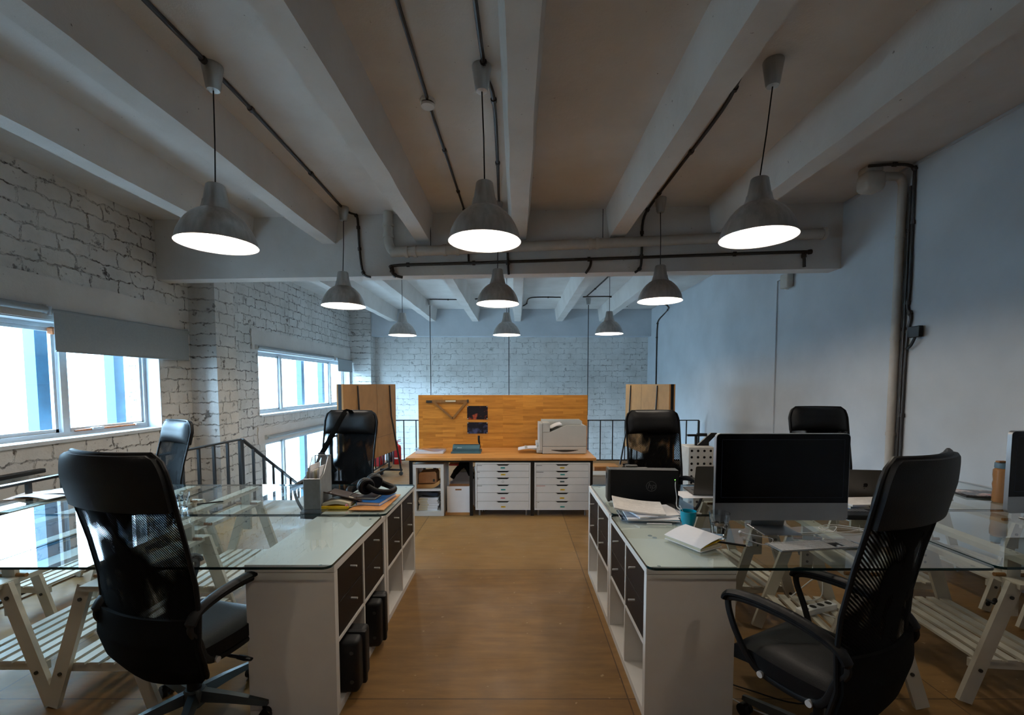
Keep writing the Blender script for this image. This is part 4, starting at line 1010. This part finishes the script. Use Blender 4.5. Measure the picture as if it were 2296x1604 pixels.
# things behind the right desks
og = thing('perforated_organizer', 'pale perforated plastic stand behind the right middle chair', 'organizer', (1.86, 4.62, 0))
b = B(); b.rbox(-.13, .13, -.12, .12, .0, .86, .012, 3)
ob_ = b.build('shell', 'coin', og, True)
h = B()
for i in range(4):
    for j in range(9): h.cyl((-.095 + .0633 * i, -.1215, .82 - .065 * j), (-.095 + .0633 * i, -.117, .82 - .065 * j), .0125, n=12)
h.build('hole', 'black', og)
b = B(); b.box(-.10, .04, -.02, .02, .955, .975); b.prism([(.0, .86), (.14, .99), (.2, .99), (.2, .975), (.12, .895), (.12, .86)], 'y', -.015, .015); b.box(-.02, .0, -.012, .012, .86, .96); b.box(.0, .1, -.015, .015, .955, .985)
b.build('black_clamp', 'black_metal', og)
for i, (x, y, d, lb) in enumerate([(1.22, 6.75, (.42, .3, .13), 'low grey box on the floor between workbench and right pin board'), (1.5, 7.6, (.4, .3, .1), 'flat brown carton on the floor before the right pin board')]):
    t_ = thing('floor_box', lb, 'box', (x, y, 0)); B().rbox(-d[0] / 2, d[0] / 2, -d[1] / 2, d[1] / 2, 0, d[2], .006).build('carton', ['print', 'box'][i], t_)
    B().rbox(-d[0] / 2 - .004, d[0] / 2 + .004, -d[1] / 2 - .004, d[1] / 2 + .004, d[2], d[2] + .02, .004).build('lid', ['print', 'box2'][i], t_)

# ================================================================== THINGS ON THE DESKS
def sheet(name, label, cat, loc, rz, sx_, sy_, m, h=.0006, bend=0, group=None, n=10, curl=0):
    t_ = thing(name, label, cat, loc, rz, group)
    B().grid(lambda a, c: (Vector(((a - .5) * sx_, (c - .5) * sy_, h + bend * math.sin(a * 3.1) + curl * max(0, c - .6) ** 2 * 6)), Vector((0, 0, 1))), n, n, h).build('sheet', m, t_, True)
    return t_
def book(name, label, cat, loc, rz, wx, ly, h, cover, pages='paper', group=None):
    t_ = thing(name, label, cat, loc, rz, group)
    b = B(); b.box(-wx / 2, wx / 2, -ly / 2, ly / 2, 0, .0022); b.box(-wx / 2, wx / 2, -ly / 2, ly / 2, h - .0022, h); b.box(-wx / 2, -wx / 2 + .002, -ly / 2, ly / 2, .0022, h - .0022)
    b.build('cover', cover, t_); B().box(-wx / 2 + .0021, wx / 2 - .004, -ly / 2 + .003, ly / 2 - .003, .0023, h - .0023).build('pages', pages, t_)
    return t_

# left side --------------------------------------------------------
env = thing('envelope', 'orange kraft envelope under the blue book at the aisle edge of the left desk', 'envelope', (-.935, 2.93, G))
B().prism([(-.105, -.19), (.115, -.19), (.12, .2), (-.07, .2)], 'z', .0004, .004).build('envelope_body', 'kraft', env)
B().cbox((.065, -.155, .0045), (.03, .003, .0008)).build('string_tie', 'dark_gray', env)
book('blue_book', 'bright blue notebook lying on the orange envelope under the headphones', 'book', (-.93, 2.96, G + .0045), R(-8), .16, .26, .022, 'blue')
bk_ = [x for x in bpy.data.objects if x.name == 'blue_book'][0]
B().cbox((-.075, -.15, .003), (.014, .09, .001), (0, 0, R(-35))).build('ribbon', 'paper', bk_)
book('grey_book', 'thin dark book between the blue notebook and the headphones', 'book', (-.975, 2.99, G + .027), R(-4), .13, .20, .018, 'brownleather', 'cream')
hp = thing('headphones', 'large black over-ear headphones lying on the books', 'headphones', (-.96, 2.98, G + .047), R(10))
def cup(x, y, rz_, tilt):
    b = B().at((x, y, .062), (R(90 + tilt), 0, R(rz_))); b.lathe([(0, -.022), (.045, -.022), (.052, -.014), (.054, 0), (.052, .012)], 30); c = b.build('ear_cup', 'black', hp, True)
    b = B().at((x, y, .062), (R(90 + tilt), 0, R(rz_))); b.lathe([(.048, .0125), (.054, .017), (.054, .028), (.046, .036), (.032, .036), (.028, .022), (0, .018)], 30); b.build('ear_cushion', 'leather', c, True)
    b = B().at((x, y, .062), (R(90 + tilt), 0, R(rz_))); b.lathe([(.0525, .0112), (.0555, .012), (.0525, .0128)], 30, True); b.build('silver_ring', 'alu', c, True)
cup(-.045, -.03, 30, 8); cup(-.0, .085, 205, -8)
B().tube(smooth_path([(-.03, -.05, .062), (.03, -.065, .03), (.10, -.05, .016), (.135, 0, .016), (.13, .06, .018), (.08, .105, .03), (.01, .10, .062)], 6), .016, 10, flat=1.3).build('head_band', 'leather', hp, True)
B().tube(smooth_path([(-.07, -.04, .03), (-.13, -.05, .01), (-.14, -.01, -.03), (-.11, .04, -.04), (-.08, .0, -.04), (-.12, -.06, -.04), (-.09, -.09, -.04)], 6), .0022, 6).build('cord', 'black', hp, True)
wl = thing('open_planner', 'open dark brown leather planner standing like a tent beside the headphones', 'planner', (-1.125, 2.86, G))
B().grid(lambda a, c: (Vector((-.125 + .25 * a + .04 * c, -.05 + .15 * c, .088 - .06 * a - .018 * math.sin(c * 3.1) + .02 * (1 - c))), Vector((0, 0, 1))), 12, 8, .006).build('flap', 'brownleather', wl, True)
B().grid(lambda a, c: (Vector((-.09 + .17 * a, -.085 + .15 * c, .032 + .018 * math.sin(a * 3))), Vector((0, 0, 1))), 10, 4, .02).build('pages', 'cream', wl, True)
B().rbox(-.095, .075, -.095, .06, 0.0005, .018, .004).build('gold_notebook', 'yellow', wl)
B().lathe([(0, .088), (.006, .089), (.004, .092), (0, .093)], 10).build('snap', 'chrome', wl, loc=(-.07, 0, -.01))
ep = thing('earplug', 'small pink earplug on the planner', 'earplug', (-1.062, 2.775, G))
B().sphere((0, 0, .02), .009, (1, 1, 1.3)).cyl((0, 0, 0.001), (0, 0, .014), .005).build('plug', 'pink', ep, True)
mr_ = thing('magazine_rack', 'tall silver mesh magazine rack full of papers on the left desk', 'magazine rack', (-1.275, 2.86, G), R(4))
side = [(-.10, 0), (.10, 0), (.10, .31), (.05, .305), (.0, .25), (-.04, .21), (-.10, .19)]
for x in (-.05, .05): B().prism(side, 'x', x - .001, x + .001).build('side_panel', 'rackmesh', mr_)
B().box(-.05, .05, -.101, -.099, 0, .19).build('front_panel', 'rackmesh', mr_)
B().box(-.05, .05, .099, .101, 0, .31).build('back_panel', 'rackmesh', mr_)
B().box(-.05, .05, -.1, .1, 0.0005, .004).build('bottom_panel', 'alu', mr_)
b = B()
for x in (-.05, .05): b.tube([(x, p[0], p[1]) for p in side], .003, 6, closed=True)
for y, z in ((-.10, .19), (.10, .31), (-.10, .003), (.10, .003)): b.cyl((-.05, y, z), (.05, y, z), .003, n=6)
b.build('wire_rim', 'alu', mr_, True)
for i in range(8):
    h_ = random.uniform(.22, .27)
    t_ = thing('filed_paper', ['leftmost', 'second', 'third', 'fourth', 'fifth', 'sixth', 'seventh', 'rightmost'][i] + ' of the papers standing in the silver mesh magazine rack', 'papers', (-1.275 - .038 + i * .0105, 2.86, G + .005), R(4), 'papers in the magazine rack')
    B().cbox((0, .0, h_ / 2), (.006 if i % 3 else .002, .17, h_), (R(random.uniform(-3, 1)), R(random.uniform(-1.5, 1.5)), 0)).build('sheets', ['paper', 'cream', 'paper', 'paper'][i % 4], t_)

def tumbler(loc, r, h, water, label):
    t_ = thing('drinking_glass', label, 'glass', loc, group='clear drinking glasses')
    b = B(); n = 40
    def ring(rad, z, fl):
        return [b.bm.verts.new(((rad * (1 - fl * (.5 + .5 * math.cos(10 * 2 * math.pi * i / n)) * .05)) * math.cos(2 * math.pi * i / n), (rad * (1 - fl * (.5 + .5 * math.cos(10 * 2 * math.pi * i / n)) * .05)) * math.sin(2 * math.pi * i / n), z)) for i in range(n)]
    R_ = [ring(r * .72, 0, 1), ring(r * .76, .01, 1), ring(r * .86, h * .45, 1), ring(r * .93, h * .68, 1), ring(r * .96, h * .72, 0), ring(r, h, 0), ring(r * .955, h, 0), ring(r * .9, h * .72, 0), ring(r * .8, h * .45, 0), ring(r * .66, .016, 0)]
    for a, c in zip(R_, R_[1:]):
        for i in range(n): b._f([a[i], a[(i + 1) % n], c[(i + 1) % n], c[i]])
    b._f(R_[0][::-1]); b._f(R_[-1])
    b.build('glass_body', 'tumbler', t_, True)
    if water: B().lathe([(0, .0165), (r * .655, .0165), (r * .79, h * .45), (r * .84, water), (0, water)], 30).build('water', 'tumbler', t_, True)
tumbler((-2.10, 2.78, G + .0002), .047, .105, 0, 'clear drinking glass on the left glass desk beside the near chair')
tumbler((1.03, 2.25, G + .0002), .050, .128, .066, 'drinking glass half full of water in front of the big screen')
pn = thing('black_pen', 'black pen on the left glass desk beside the drinking glass', 'pen', (-2.0, 2.9, G + .005), R(30)); B().cyl((-.07, 0, 0), (.07, 0, 0), .0048, n=10).cyl((.07, 0, 0), (.078, 0, 0), .003, .001, n=8).build('barrel', 'black', pn, True)
for i, (x, y, rz_, m_, lb) in enumerate([(-3.33, 3.14, 20, 'box', 'brown folder under the loose sheets on the left desk by the railing'), (-3.28, 3.12, 5, 'paper', 'white sheet lying lowest on the brown folder'), (-3.24, 3.08, -12, 'paper', 'white sheet fanned out on top at the left desk by the railing'), (-3.2, 3.16, 12, 'printed', 'printed sheet fanned out to the right of the brown folder')]):
    sheet('folder' if i == 0 else 'loose_paper', lb, 'folder' if i == 0 else 'paper', (x, y, G + .0005 + i * .0045), R(rz_), .33 if i == 0 else .28, .24 if i == 0 else .2, m_, .003, .012 * (i > 0))

# right side -------------------------------------------------------
pc = thing('all_in_one_computer', 'black all-in-one computer with its back to the camera, on the right cabinet', 'computer', (.83, 2.93, G), R(-5))
B().prism([(-.05, .02), (.05, .02), (.035, .225), (-.055, .225)], 'x', -.215, .215).build('housing', 'black', pc)
B().rbox(-.235, -.213, -.06, .055, .012, .228, .01).build('left_side_cap', 'dark_gray', pc, True)
B().lathe([(0, 0), (.13, 0), (.135, .006), (.12, .012), (0, .013)], 30).build('foot', 'black', pc, True, loc=(.05, -.08, 0.0005))
def disc_on(parent, name, m, x, z, r0, r1, y):
    return B().lathe([(r0, 0), (r1, 0), (r1, .0012), (r0, .0012)], 32, True).build(name, m, parent, False, loc=(x, y, z), rot=(R(90), 0, 0))
disc_on(pc, 'logo_ring', 'hp_logo', .045, .12, .030, .0335, -.0555)
tx = bpy.data.curves.new('maker_lettering', 'FONT'); tx.body = 'hp'; tx.size = .052; tx.extrude = .0006; tx.shear = .25; tx.align_x = 'CENTER'; tx.align_y = 'CENTER'
to = bpy.data.objects.new('tmp_text', tx); COL.objects.link(to)
dg = bpy.context.evaluated_depsgraph_get(); me = bpy.data.meshes.new_from_object(to.evaluated_get(dg)); bpy.data.objects.remove(to)
me.materials.clear(); me.materials.append(M['hp_logo']); to = bpy.data.objects.new('logo_lettering', me); COL.objects.link(to); to.parent = pc; to.location = (.045, -.056, .122); to.rotation_euler = (R(90), 0, 0)
B().lathe([(0, 0), (.0028, 0), (.0028, .001), (0, .001)], 10).build('status_light', 'led', pc, False, loc=(.193, -.0545, .165), rot=(R(90), 0, 0))
B().rbox(-.242, -.236, -.02, .0, .16, .2, .002).build('port_light', 'alu', pc)
wc = thing('white_power_cable', 'white cable dropping from the green light of the black computer', 'cable', (1.02, 2.86, G))
B().tube(smooth_path([(0, -.002, .155), (-.006, -.02, .12), (0, -.03, .06), (-.01, -.07, .006), (.02, -.14, .003), (.09, -.2, .003)], 6), .003, 6).build('cable_run', 'cord_white', wc, True)
# papers in a clear tray
trn = thing('document_tray', 'clear plastic document tray holding white papers on the right cabinet', 'tray', (.78, 2.60, G), R(-4))
B().prism(rrect(-.175, .165, -.10, .12, .02), 'z', .0005, .004).build('tray_floor', 'tray_clear', trn)
b = B(); P_ = rrect(-.175, .165, -.10, .12, .02); b.tube([(p[0], p[1], .03) for p in P_], .0035, 6, closed=True); b.tube([(p[0], p[1], .004) for p in P_], .0035, 6, closed=True); b.build('tray_rim', 'tray_clear', trn, True)
for i, (dx, dy, rz_, cu, lb) in enumerate([(0, 0, -3, 0, 'lowest white sheets in the clear tray'), (.03, .02, 14, .004, 'white sheet turned to the right on the clear tray'), (-.06, .035, -8, .03, 'printed drawing sheet curling up at the left of the clear tray')]):
    t_ = thing('tray_paper', lb, 'paper', (.78 + dx, 2.60 + dy, G + .006 + i * .012), R(rz_), 'papers in the clear tray')
    B().grid(lambda a, c: (Vector(((a - .5) * .29, (c - .5) * .2, .010 + cu * (1 - a) ** 2 + (.02 if i == 2 else .006) * c)), Vector((0, 0, 1))), 10, 6, .009).build('sheets', 'printed' if i == 2 else 'paper', t_, True)
wp = thing('wire_pen', 'clear white-barrelled pen lying before the document tray', 'pen', (.80, 2.455, G + .0045), R(-4)); B().cyl((-.075, 0, 0), (.06, 0, 0), .004, n=10).build('barrel', 'paper', wp, True); B().cyl((.06, 0, 0), (.078, 0, 0), .0035, .001, n=8).build('tip', 'dark_gray', wp, True)
mg = thing('coffee_cup', 'turquoise cup with a spoon on the right desk', 'cup', (.945, 2.44, G))
B().lathe([(0, .0005), (.026, .0005), (.030, .003), (.038, .03), (.0425, .06), (.043, .083), (.0405, .083), (.040, .06), (.035, .03), (.026, .008), (0, .007)], 36).build('cup_body', 'teal', mg, True)
B().lathe([(0, .066), (.0395, .066)], 24).build('tea', 'tea', mg)
spn = thing('teaspoon', 'steel teaspoon leaning in the turquoise cup', 'spoon', (.945, 2.44, G + .012))
B().tube([(-.0, .0, 0), (-.03, .005, .07), (-.045, .008, .098)], [.002, .0025, .0045], 8, flat=.5).build('handle', 'chrome', spn, True)
nb = thing('white_notebook', 'white notebook with a yellow page edge, half open at the front of the right desk', 'notebook', (.865, 2.17, G), R(28))
B().rbox(-.075, .075, -.11, .11, 0.0005, .003, .0012).build('back_cover', 'paper', nb); B().rbox(-.072, .073, -.107, .107, .0032, .016, .002).build('page_block', 'cream', nb)
B().grid(lambda a, c: (Vector((-.075 + .152 * a, -.112 + .224 * c, .020 + .030 * a + .006 * math.sin(a * 3))), Vector((0, 0, 1))), 8, 6, .002).build('raised_cover', 'paper', nb, True)
B().grid(lambda a, c: (Vector((-.07 + .14 * a, -.108 + .216 * c, .0185 + .017 * a)), Vector((0, 0, 1))), 6, 6, .0016).build('yellow_page', 'yellow', nb, True)
pe = thing('ballpoint_pen', 'black ballpoint pen beside the half-full glass', 'pen', (1.05, 2.14, G + .005), R(-28)); B().cyl((-.07, 0, 0), (.055, 0, 0), .0052, n=12).build('barrel', 'black', pe, True); B().cyl((.055, 0, 0), (.072, 0, 0), .004, .001, n=10).build('tip', 'chrome', pe, True); B().box(-.06, -.02, .004, .006, .002, .004).build('clip', 'chrome', pe)
for i, (x, y) in enumerate([(.70, 2.24), (.685, 2.27)]):
    t_ = thing('glass_drop_pad', ['upper right', 'lower left'][i] + ' of two tiny clear pads on the right glass corner', 'pad', (x, y, G)); B().lathe([(.004, .0002), (.012, .0002), (.010, .003), (.004, .003)], 18, True).build('pad', 'tray_clear', t_)

def apple(parent, m, s, loc, rot):
    L_ = []
    for i in range(40):
        a = 2 * math.pi * i / 40; r_ = 1 + .06 * math.cos(2 * a)
        x = .92 * r_ * math.sin(a); z = .98 * r_ * math.cos(a)
        if math.cos(a) > .8: z -= .28 * ((math.cos(a) - .8) / .2)
        if math.cos(a) < -.85: z += .16 * ((-math.cos(a) - .85) / .15)
        d = math.hypot(x - 1.12, z - .12)
        if d < .48: x = 1.12 - math.sqrt(max(0, .48 ** 2 - (z - .12) ** 2))
        L_.append((x * s, z * s))
    B().prism(L_, 'y', -.0006, 0).build('apple_logo', m, parent, loc=loc, rot=rot)
    B().prism([(.05 * s, 1.05 * s), (.1 * s, 1.35 * s), (.42 * s, 1.6 * s), (.38 * s, 1.25 * s)], 'y', -.0006, 0).build('logo_leaf', m, parent, loc=loc, rot=rot)

def big_screen(label, loc, rz):
    r = thing('desktop_computer', label, 'computer', loc, rz, 'big aluminium all-in-one computers')
    W_, z0, z1 = .345, .072, .525
    P_ = rrect(-W_, W_, z0, z1, .022, 5)
    sh = B(); sh.prism(P_, 'y', 0, .022); o_ = sh.build('shell', 'alu', r, True)
    B().lathe([(.30, .022), (.29, .028), (.2, .045), (0, .055)], 40).build('rear_bulge', 'alu', r, True, loc=(0, 0, .3), rot=(R(-90), 0, 0)).scale = (1, .62, 1)
    gl_ = rrect(-W_ + .003, W_ - .003, z0 + .092, z1 - .003, .019, 5)
    gp = B().prism([(-W_ + .003, z0 + .092), (W_ - .003, z0 + .092)] + [p for p in gl_ if p[1] > z0 + .2], 'y', -.0016, -.0002).build('black_glass', 'screen', r)
    b = B(); x_, a_, c_ = W_ - .031, z0 + .122, z1 - .032
    b.box(-x_, x_, -.0022, -.0017, a_ - .0015, a_); b.box(-x_, x_, -.0022, -.0017, c_, c_ + .0012); b.box(-x_ - .0012, -x_, -.0022, -.0017, a_, c_); b.box(x_, x_ + .0012, -.0022, -.0017, a_, c_)
    b.build('display_edge', 'bluepaint', gp)
    b = B(); b.rbox(-.098, .098, -.03, .15, 0.0005, .0065, .003); b.beam((0, .13, .004), (0, .04, .29), .18, .008); b.build('stand', 'alu', r)
    return r
s1 = big_screen('big desktop computer with a dark screen, facing the camera on the right desk', (1.372, 2.30, G), 0)
big_screen('second big desktop computer, cut by the right picture edge', (3.03, 2.44, G), R(2))

kb_ = thing('keyboard', 'flat white full-size keyboard before the big screen', 'keyboard', (1.43, 2.125, G), R(8))
B().rbox(-.215, .215, -.058, .058, 0.0005, .007, .003).build('base_plate', 'alu', kb_)
kn = 0
rows = [(.044, .012, 16, -.210, .075), (.0255, .017, 14, -.210, .075), (.0065, .017, 14, -.210, .075), (-.0125, .017, 13, -.210, .075), (-.0315, .017, 12, -.210, .075)]
for y, h_, n, a, c in rows:
    wdt = (c - a) / n
    for i in range(n): B().rbox(a + i * wdt + .001, a + (i + 1) * wdt - .001, y - h_ / 2, y + h_ / 2, .007, .0095, .0008, 1).build('key', 'key', kb_)
for (a, c) in ((-.21, -.19), (-.189, -.169), (-.168, -.14), (-.139, -.04), (-.039, -.012), (-.011, .012), (.013, .04), (.041, .075)): B().rbox(a + .001, c - .001, -.054, -.042, .007, .0095, .0008, 1).build('key', 'key', kb_)
o = B()
for j in range(3):
    for i in range(3): 
        if j < 2: o.rbox(.082 + i * .016, .096 + i * .016, .0255 + j * .018 - .014, .0255 + j * .018, .007, .0095, .0008, 1)
for i in range(3): o.rbox(.082 + i * .016, .096 + i * .016, -.054, -.041, .007, .0095, .0008, 1)
o.rbox(.098, .112, -.038, -.025, .007, .0095, .0008, 1)
for j in range(6):
    for i in range(4): o.rbox(.134 + i * .0195, .151 + i * .0195, -.054 + j * .0185, -.039 + j * .0185, .007, .0095, .0008, 1)
ks = o.build('navigation_and_number_keys', 'key', kb_)
B().box(.08, .13, -.04, .008, .0068, .0073).build('dark_key_field', 'dark_gray', kb_)
ms = thing('computer_mouse', 'white mouse at the right end of the keyboard', 'mouse', (1.77, 2.15, G), R(-10))
B().sphere((0, 0, .008), .03, (1, 1.75, .55), 20).build('shell', 'key', ms, True)

er = thing('earphones', 'white in-ear earphones with a tangled cord before the big screen', 'earphones', (1.2, 2.2, G))
for (x, y, dx, dy) in ((-.035, .105, .04, -.02), (-.065, .0, .035, -.02)):
    e_ = B(); e_.sphere((x, y, .009), .0085); e_.cyl((x, y, .009), (x + dx * .6, y + dy * .6, .005), .0035, .0025, 8); e_.build('ear_bud', 'key', er, True)
B().tube(smooth_path([(-.01, .093, .004), (.05, .05, .003), (.085, .02, .003), (.05, -.035, .003), (.02, -.05, .003)], 6), .0016, 6).build('left_cord', 'cord_white', er, True)
B().tube(smooth_path([(-.043, -.012, .004), (-.02, -.05, .003), (.01, -.068, .003), (.06, -.075, .003), (.10, -.05, .003), (.08, -.02, .003), (.03, -.05, .003)], 6), .0016, 6).build('right_cord', 'cord_white', er, True)
tg = thing('tangled_cable', 'tangle of thin white cables behind the keyboard', 'cable', (1.6, 2.3, G))
B().tube(smooth_path([(-.28, -.02, .003), (-.2, .02, .004), (-.1, .01, .003), (0, .03, .004), (.1, .09, .006), (.2, .08, .003), (.24, .02, .003), (.12, -.01, .004), (.02, .04, .009), (.06, .12, .003), (.16, .14, .004), (.3, .04, .003), (.4, -.04, .003)], 6), .0017, 6).build('white_cable', 'cord_white', tg, True)
B().tube(smooth_path([(-.26, -.04, .003), (-.24, -.02, .003), (-.1, -.015, .003), (.03, .0, .009), (.09, .05, .003), (.13, .1, .008), (.05, .09, .003), (.1, .02, .003), (.3, .09, .003), (.36, .13, .003), (.44, .06, .003)], 6), .0017, 6).build('white_cable', 'cord_white', tg, True)

def laptop(label, loc, rz, lean=14, w_=.34, h_=.235, m_='laptop'):
    r = thing('laptop', label, 'laptop', loc, rz, 'open laptops seen from behind')
    B().rbox(-w_ / 2, w_ / 2, 0, .23, .001, .012, .004).build('base', m_, r)
    B().box(-w_ / 2 + .03, w_ / 2 - .03, .03, .14, .0121, .0135).build('keyboard', 'black', r)
    lid = thing('lid', None, None); lid.parent = r; lid.location = (0, 0, .010); lid.rotation_euler = (R(lean), 0, 0)
    B().prism(rrect(-w_ / 2, w_ / 2, 0, h_ * .89, .012, 4), 'y', -.004, .001).build('lid_shell', m_, lid)
    apple(lid, 'logo_dark', .016, (0, -.0042, h_ * .43), (0, R(180), 0))
    return r
laptop('open laptop seen from behind, left of the big screen, on a white sheet', (1.405, 3.10, G + .001), R(-3), 12)
laptop('open silver-grey laptop seen from behind between the big screen and the near right chair', (2.32, 2.98, G), R(-8), 12)
sheet('white_sheet', 'white sheet lying under the left laptop', 'paper', (1.26, 3.14, G + .0003), R(2), .25, .2, 'paper', .0005)
wcb = thing('charging_cable', 'white cable looping in front of the silver-grey laptop', 'cable', (2.5, 2.88, G))
B().tube(smooth_path([(.05, .02, .13), (-.02, 0, .135), (-.075, -.01, .10), (-.07, -.02, .05), (-.0, -.03, .03), (.08, -.04, .02)], 6), .0032, 6).build('cable_run', 'cord_white', wcb, True)
for i, (x, y, rz_, wx, ly, h_, m_, lb) in enumerate([(2.24, 2.83, -3, .34, .19, .022, 'cream', 'thick stack of printed sheets before the silver-grey laptop, lower block'), (2.22, 2.83, 4, .32, .18, .014, 'printed', 'printed sheets lying on top of the thick block before the silver-grey laptop')]):
    t_ = thing('printed_stack', lb, 'papers', (x, y, G + .001 + .0225 * i), R(rz_)); B().rbox(-wx / 2, wx / 2, -ly / 2, ly / 2, 0, h_, .002).build('pages', m_, t_)
book('blue_folder', 'thin light blue folder sticking out under the printed stack', 'folder', (2.10, 2.78, G), R(20), .12, .14, .009, 'blue')
bx = thing('black_document_case', 'flat black case with white lettering right of the big screen', 'case', (2.05, 2.60, G), R(-3))
B().rbox(-.15, .15, -.07, .07, .0005, .03, .006).build('case_body', 'black', bx); B().box(.0, .035, -.0712, -.0705, .012, .02).build('white_mark', 'paper', bx)
for i in range(7): B().box(-.11 + i * .02, -.096 + i * .02, .01, .06, .0302, .0312).build('key_row', 'alu', bx)
cl_ = thing('clipboard', 'black clipboard with a printed sheet resting on the black case', 'clipboard', (2.17, 2.54, G + .034), R(-28)); B().rbox(-.10, .10, -.13, .13, 0, .005, .002).build('board', 'black', cl_); B().box(-.092, .096, -.12, .125, .0052, .0062).build('printed_sheet', 'printed', cl_)
# outer right desk
bt = thing('water_bottle', 'amber plastic drinking bottle with a grey lid by the right wall', 'bottle', (3.19, 2.93, G))
B().lathe([(0, .001), (.038, .001), (.042, .008), (.043, .06), (.0395, .085), (.044, .12), (.040, .145), (.044, .18), (.043, .215), (.032, .228), (0, .229)], 32).build('bottle_body', 'amber', bt, True)
B().lathe([(0, .228), (.037, .228), (.038, .232), (.037, .262), (0, .263)], 28).build('lid', 'water_cap', bt, True)
B().rbox(-.035, .02, -.014, .014, .264, .276, .004).build('drink_spout', 'box', bt, True)
mz = thing('magazine', 'glossy printed magazine lying on a black tablet near the amber bottle', 'magazine', (3.27, 3.12, G + .0125), R(-14)); B().rbox(-.15, .15, -.10, .10, 0, .004, .001).build('pages', 'magazine', mz)
tb_ = thing('tablet', 'black tablet under the glossy magazine by the right wall', 'tablet', (3.27, 3.12, G), R(-14)); B().rbox(-.16, .16, -.11, .11, 0.0005, .012, .003).build('shell', 'dark_gray', tb_, True)
cd = thing('desk_cable', 'white cable curving over the outer right glass desk', 'cable', (3.1, 2.55, G))
B().tube(smooth_path([(.3, .15, .003), (.05, .10, .003), (-.08, .04, .003), (-.12, -.02, .003), (-.06, -.06, .003), (.1, -.09, .003), (.35, -.11, .003)], 6), .0028, 6).build('cable_run', 'cord_white', cd, True)
mt = thing('mouse_mat', 'flat grey mat under the second big screen', 'mat', (3.2, 2.22, G)); B().prism(rrect(-.13, .13, -.09, .09, .02), 'z', .0004, .003).build('mat_sheet', 'dark_gray', mt)
# pale desk lamp foot on the far side, by the right pin board
dl = thing('white_desk_device', 'pale rounded device standing at the far end behind the black computer', 'device', (.89, 3.33, G))
B().prism([(-.10, 0.001), (.10, 0.001), (.10, .14), (.05, .148), (-.08, .09), (-.10, .06)], 'x', -.10, .10).build('shell', 'coin', dl, True); B().rbox(-.06, .03, .05, .09, .148, .164, .004).build('top_block', 'dark_gray', dl, True)
# power strips and cables under the desks
for i, (x, y, z, rz_, lb) in enumerate([(1.98, 2.62, .219, 20, 'white power strip lying on the trestle shelf under the big screen'), (-1.70, 2.3, .219, 60, 'white power strip on the left trestle shelf')]):
    t_ = thing('power_strip', lb, 'power strip', (1.68 if i == 0 else -1.80, 2.45 if i == 0 else 2.3, z), R(rz_))
    B().rbox(-.13, .13, -.028, .028, 0, .034, .006).build('strip_body', 'key', t_, True)
    for j in range(4): B().lathe([(0, 0), (.018, 0), (.018, .001), (0, .001)], 16).build('socket', 'dark_gray', t_, loc=(-.09 + j * .06, 0, .034))
for i, (p, m_, lb) in enumerate([([(1.6, 2.55, .26), (1.72, 2.5, .4), (1.7, 2.45, .3), (1.62, 2.5, .24), (1.8, 2.3, .23), (1.95, 2.2, .3), (2.0, 2.25, .6)], 'cord_white', 'white cables looping between the right trestles'),
    ([(.99, 2.05, .02), (1.1, 1.95, .01), (1.3, 1.85, .01), (1.5, 1.95, .01), (1.7, 1.9, .01)], 'cord_white', 'pale cable on the floor under the near right chair'),
    ([(.98, 2.2, .012), (1.12, 2.1, .012), (1.35, 2.0, .012), (1.7, 2.15, .012)], 'black', 'black cable on the floor beside the near right cabinet'),
    ([(-1.75, 2.35, .26), (-1.6, 2.5, .32), (-1.65, 2.6, .28), (-1.8, 2.5, .24), (-1.5, 2.45, .23)], 'cord_white', 'white cable loop under the left glass desk'),
    ([(2.1, 1.9, .012), (2.6, 1.95, .012), (3.1, 2.1, .012), (3.5, 2.0, .012)], 'cord_white', 'pale cable lying on the floor near the right wall')]):
    P2 = smooth_path(p, 6); t_ = thing('loose_cable', lb, 'cable', tuple(P2[0])); B().tube([q - P2[0] for q in P2], .0035, 6).build('cable_run', m_, t_, True)
wbk = thing('paper_bin', 'dark waste bin under the left glass desk behind the armrest', 'bin', (-1.45, 2.62, 0)); B().lathe([(0, 0.001), (.10, .001), (.13, .36), (.125, .36), (.097, .008), (0, .008)], 6).build('bin_body', 'brownleather', wbk)
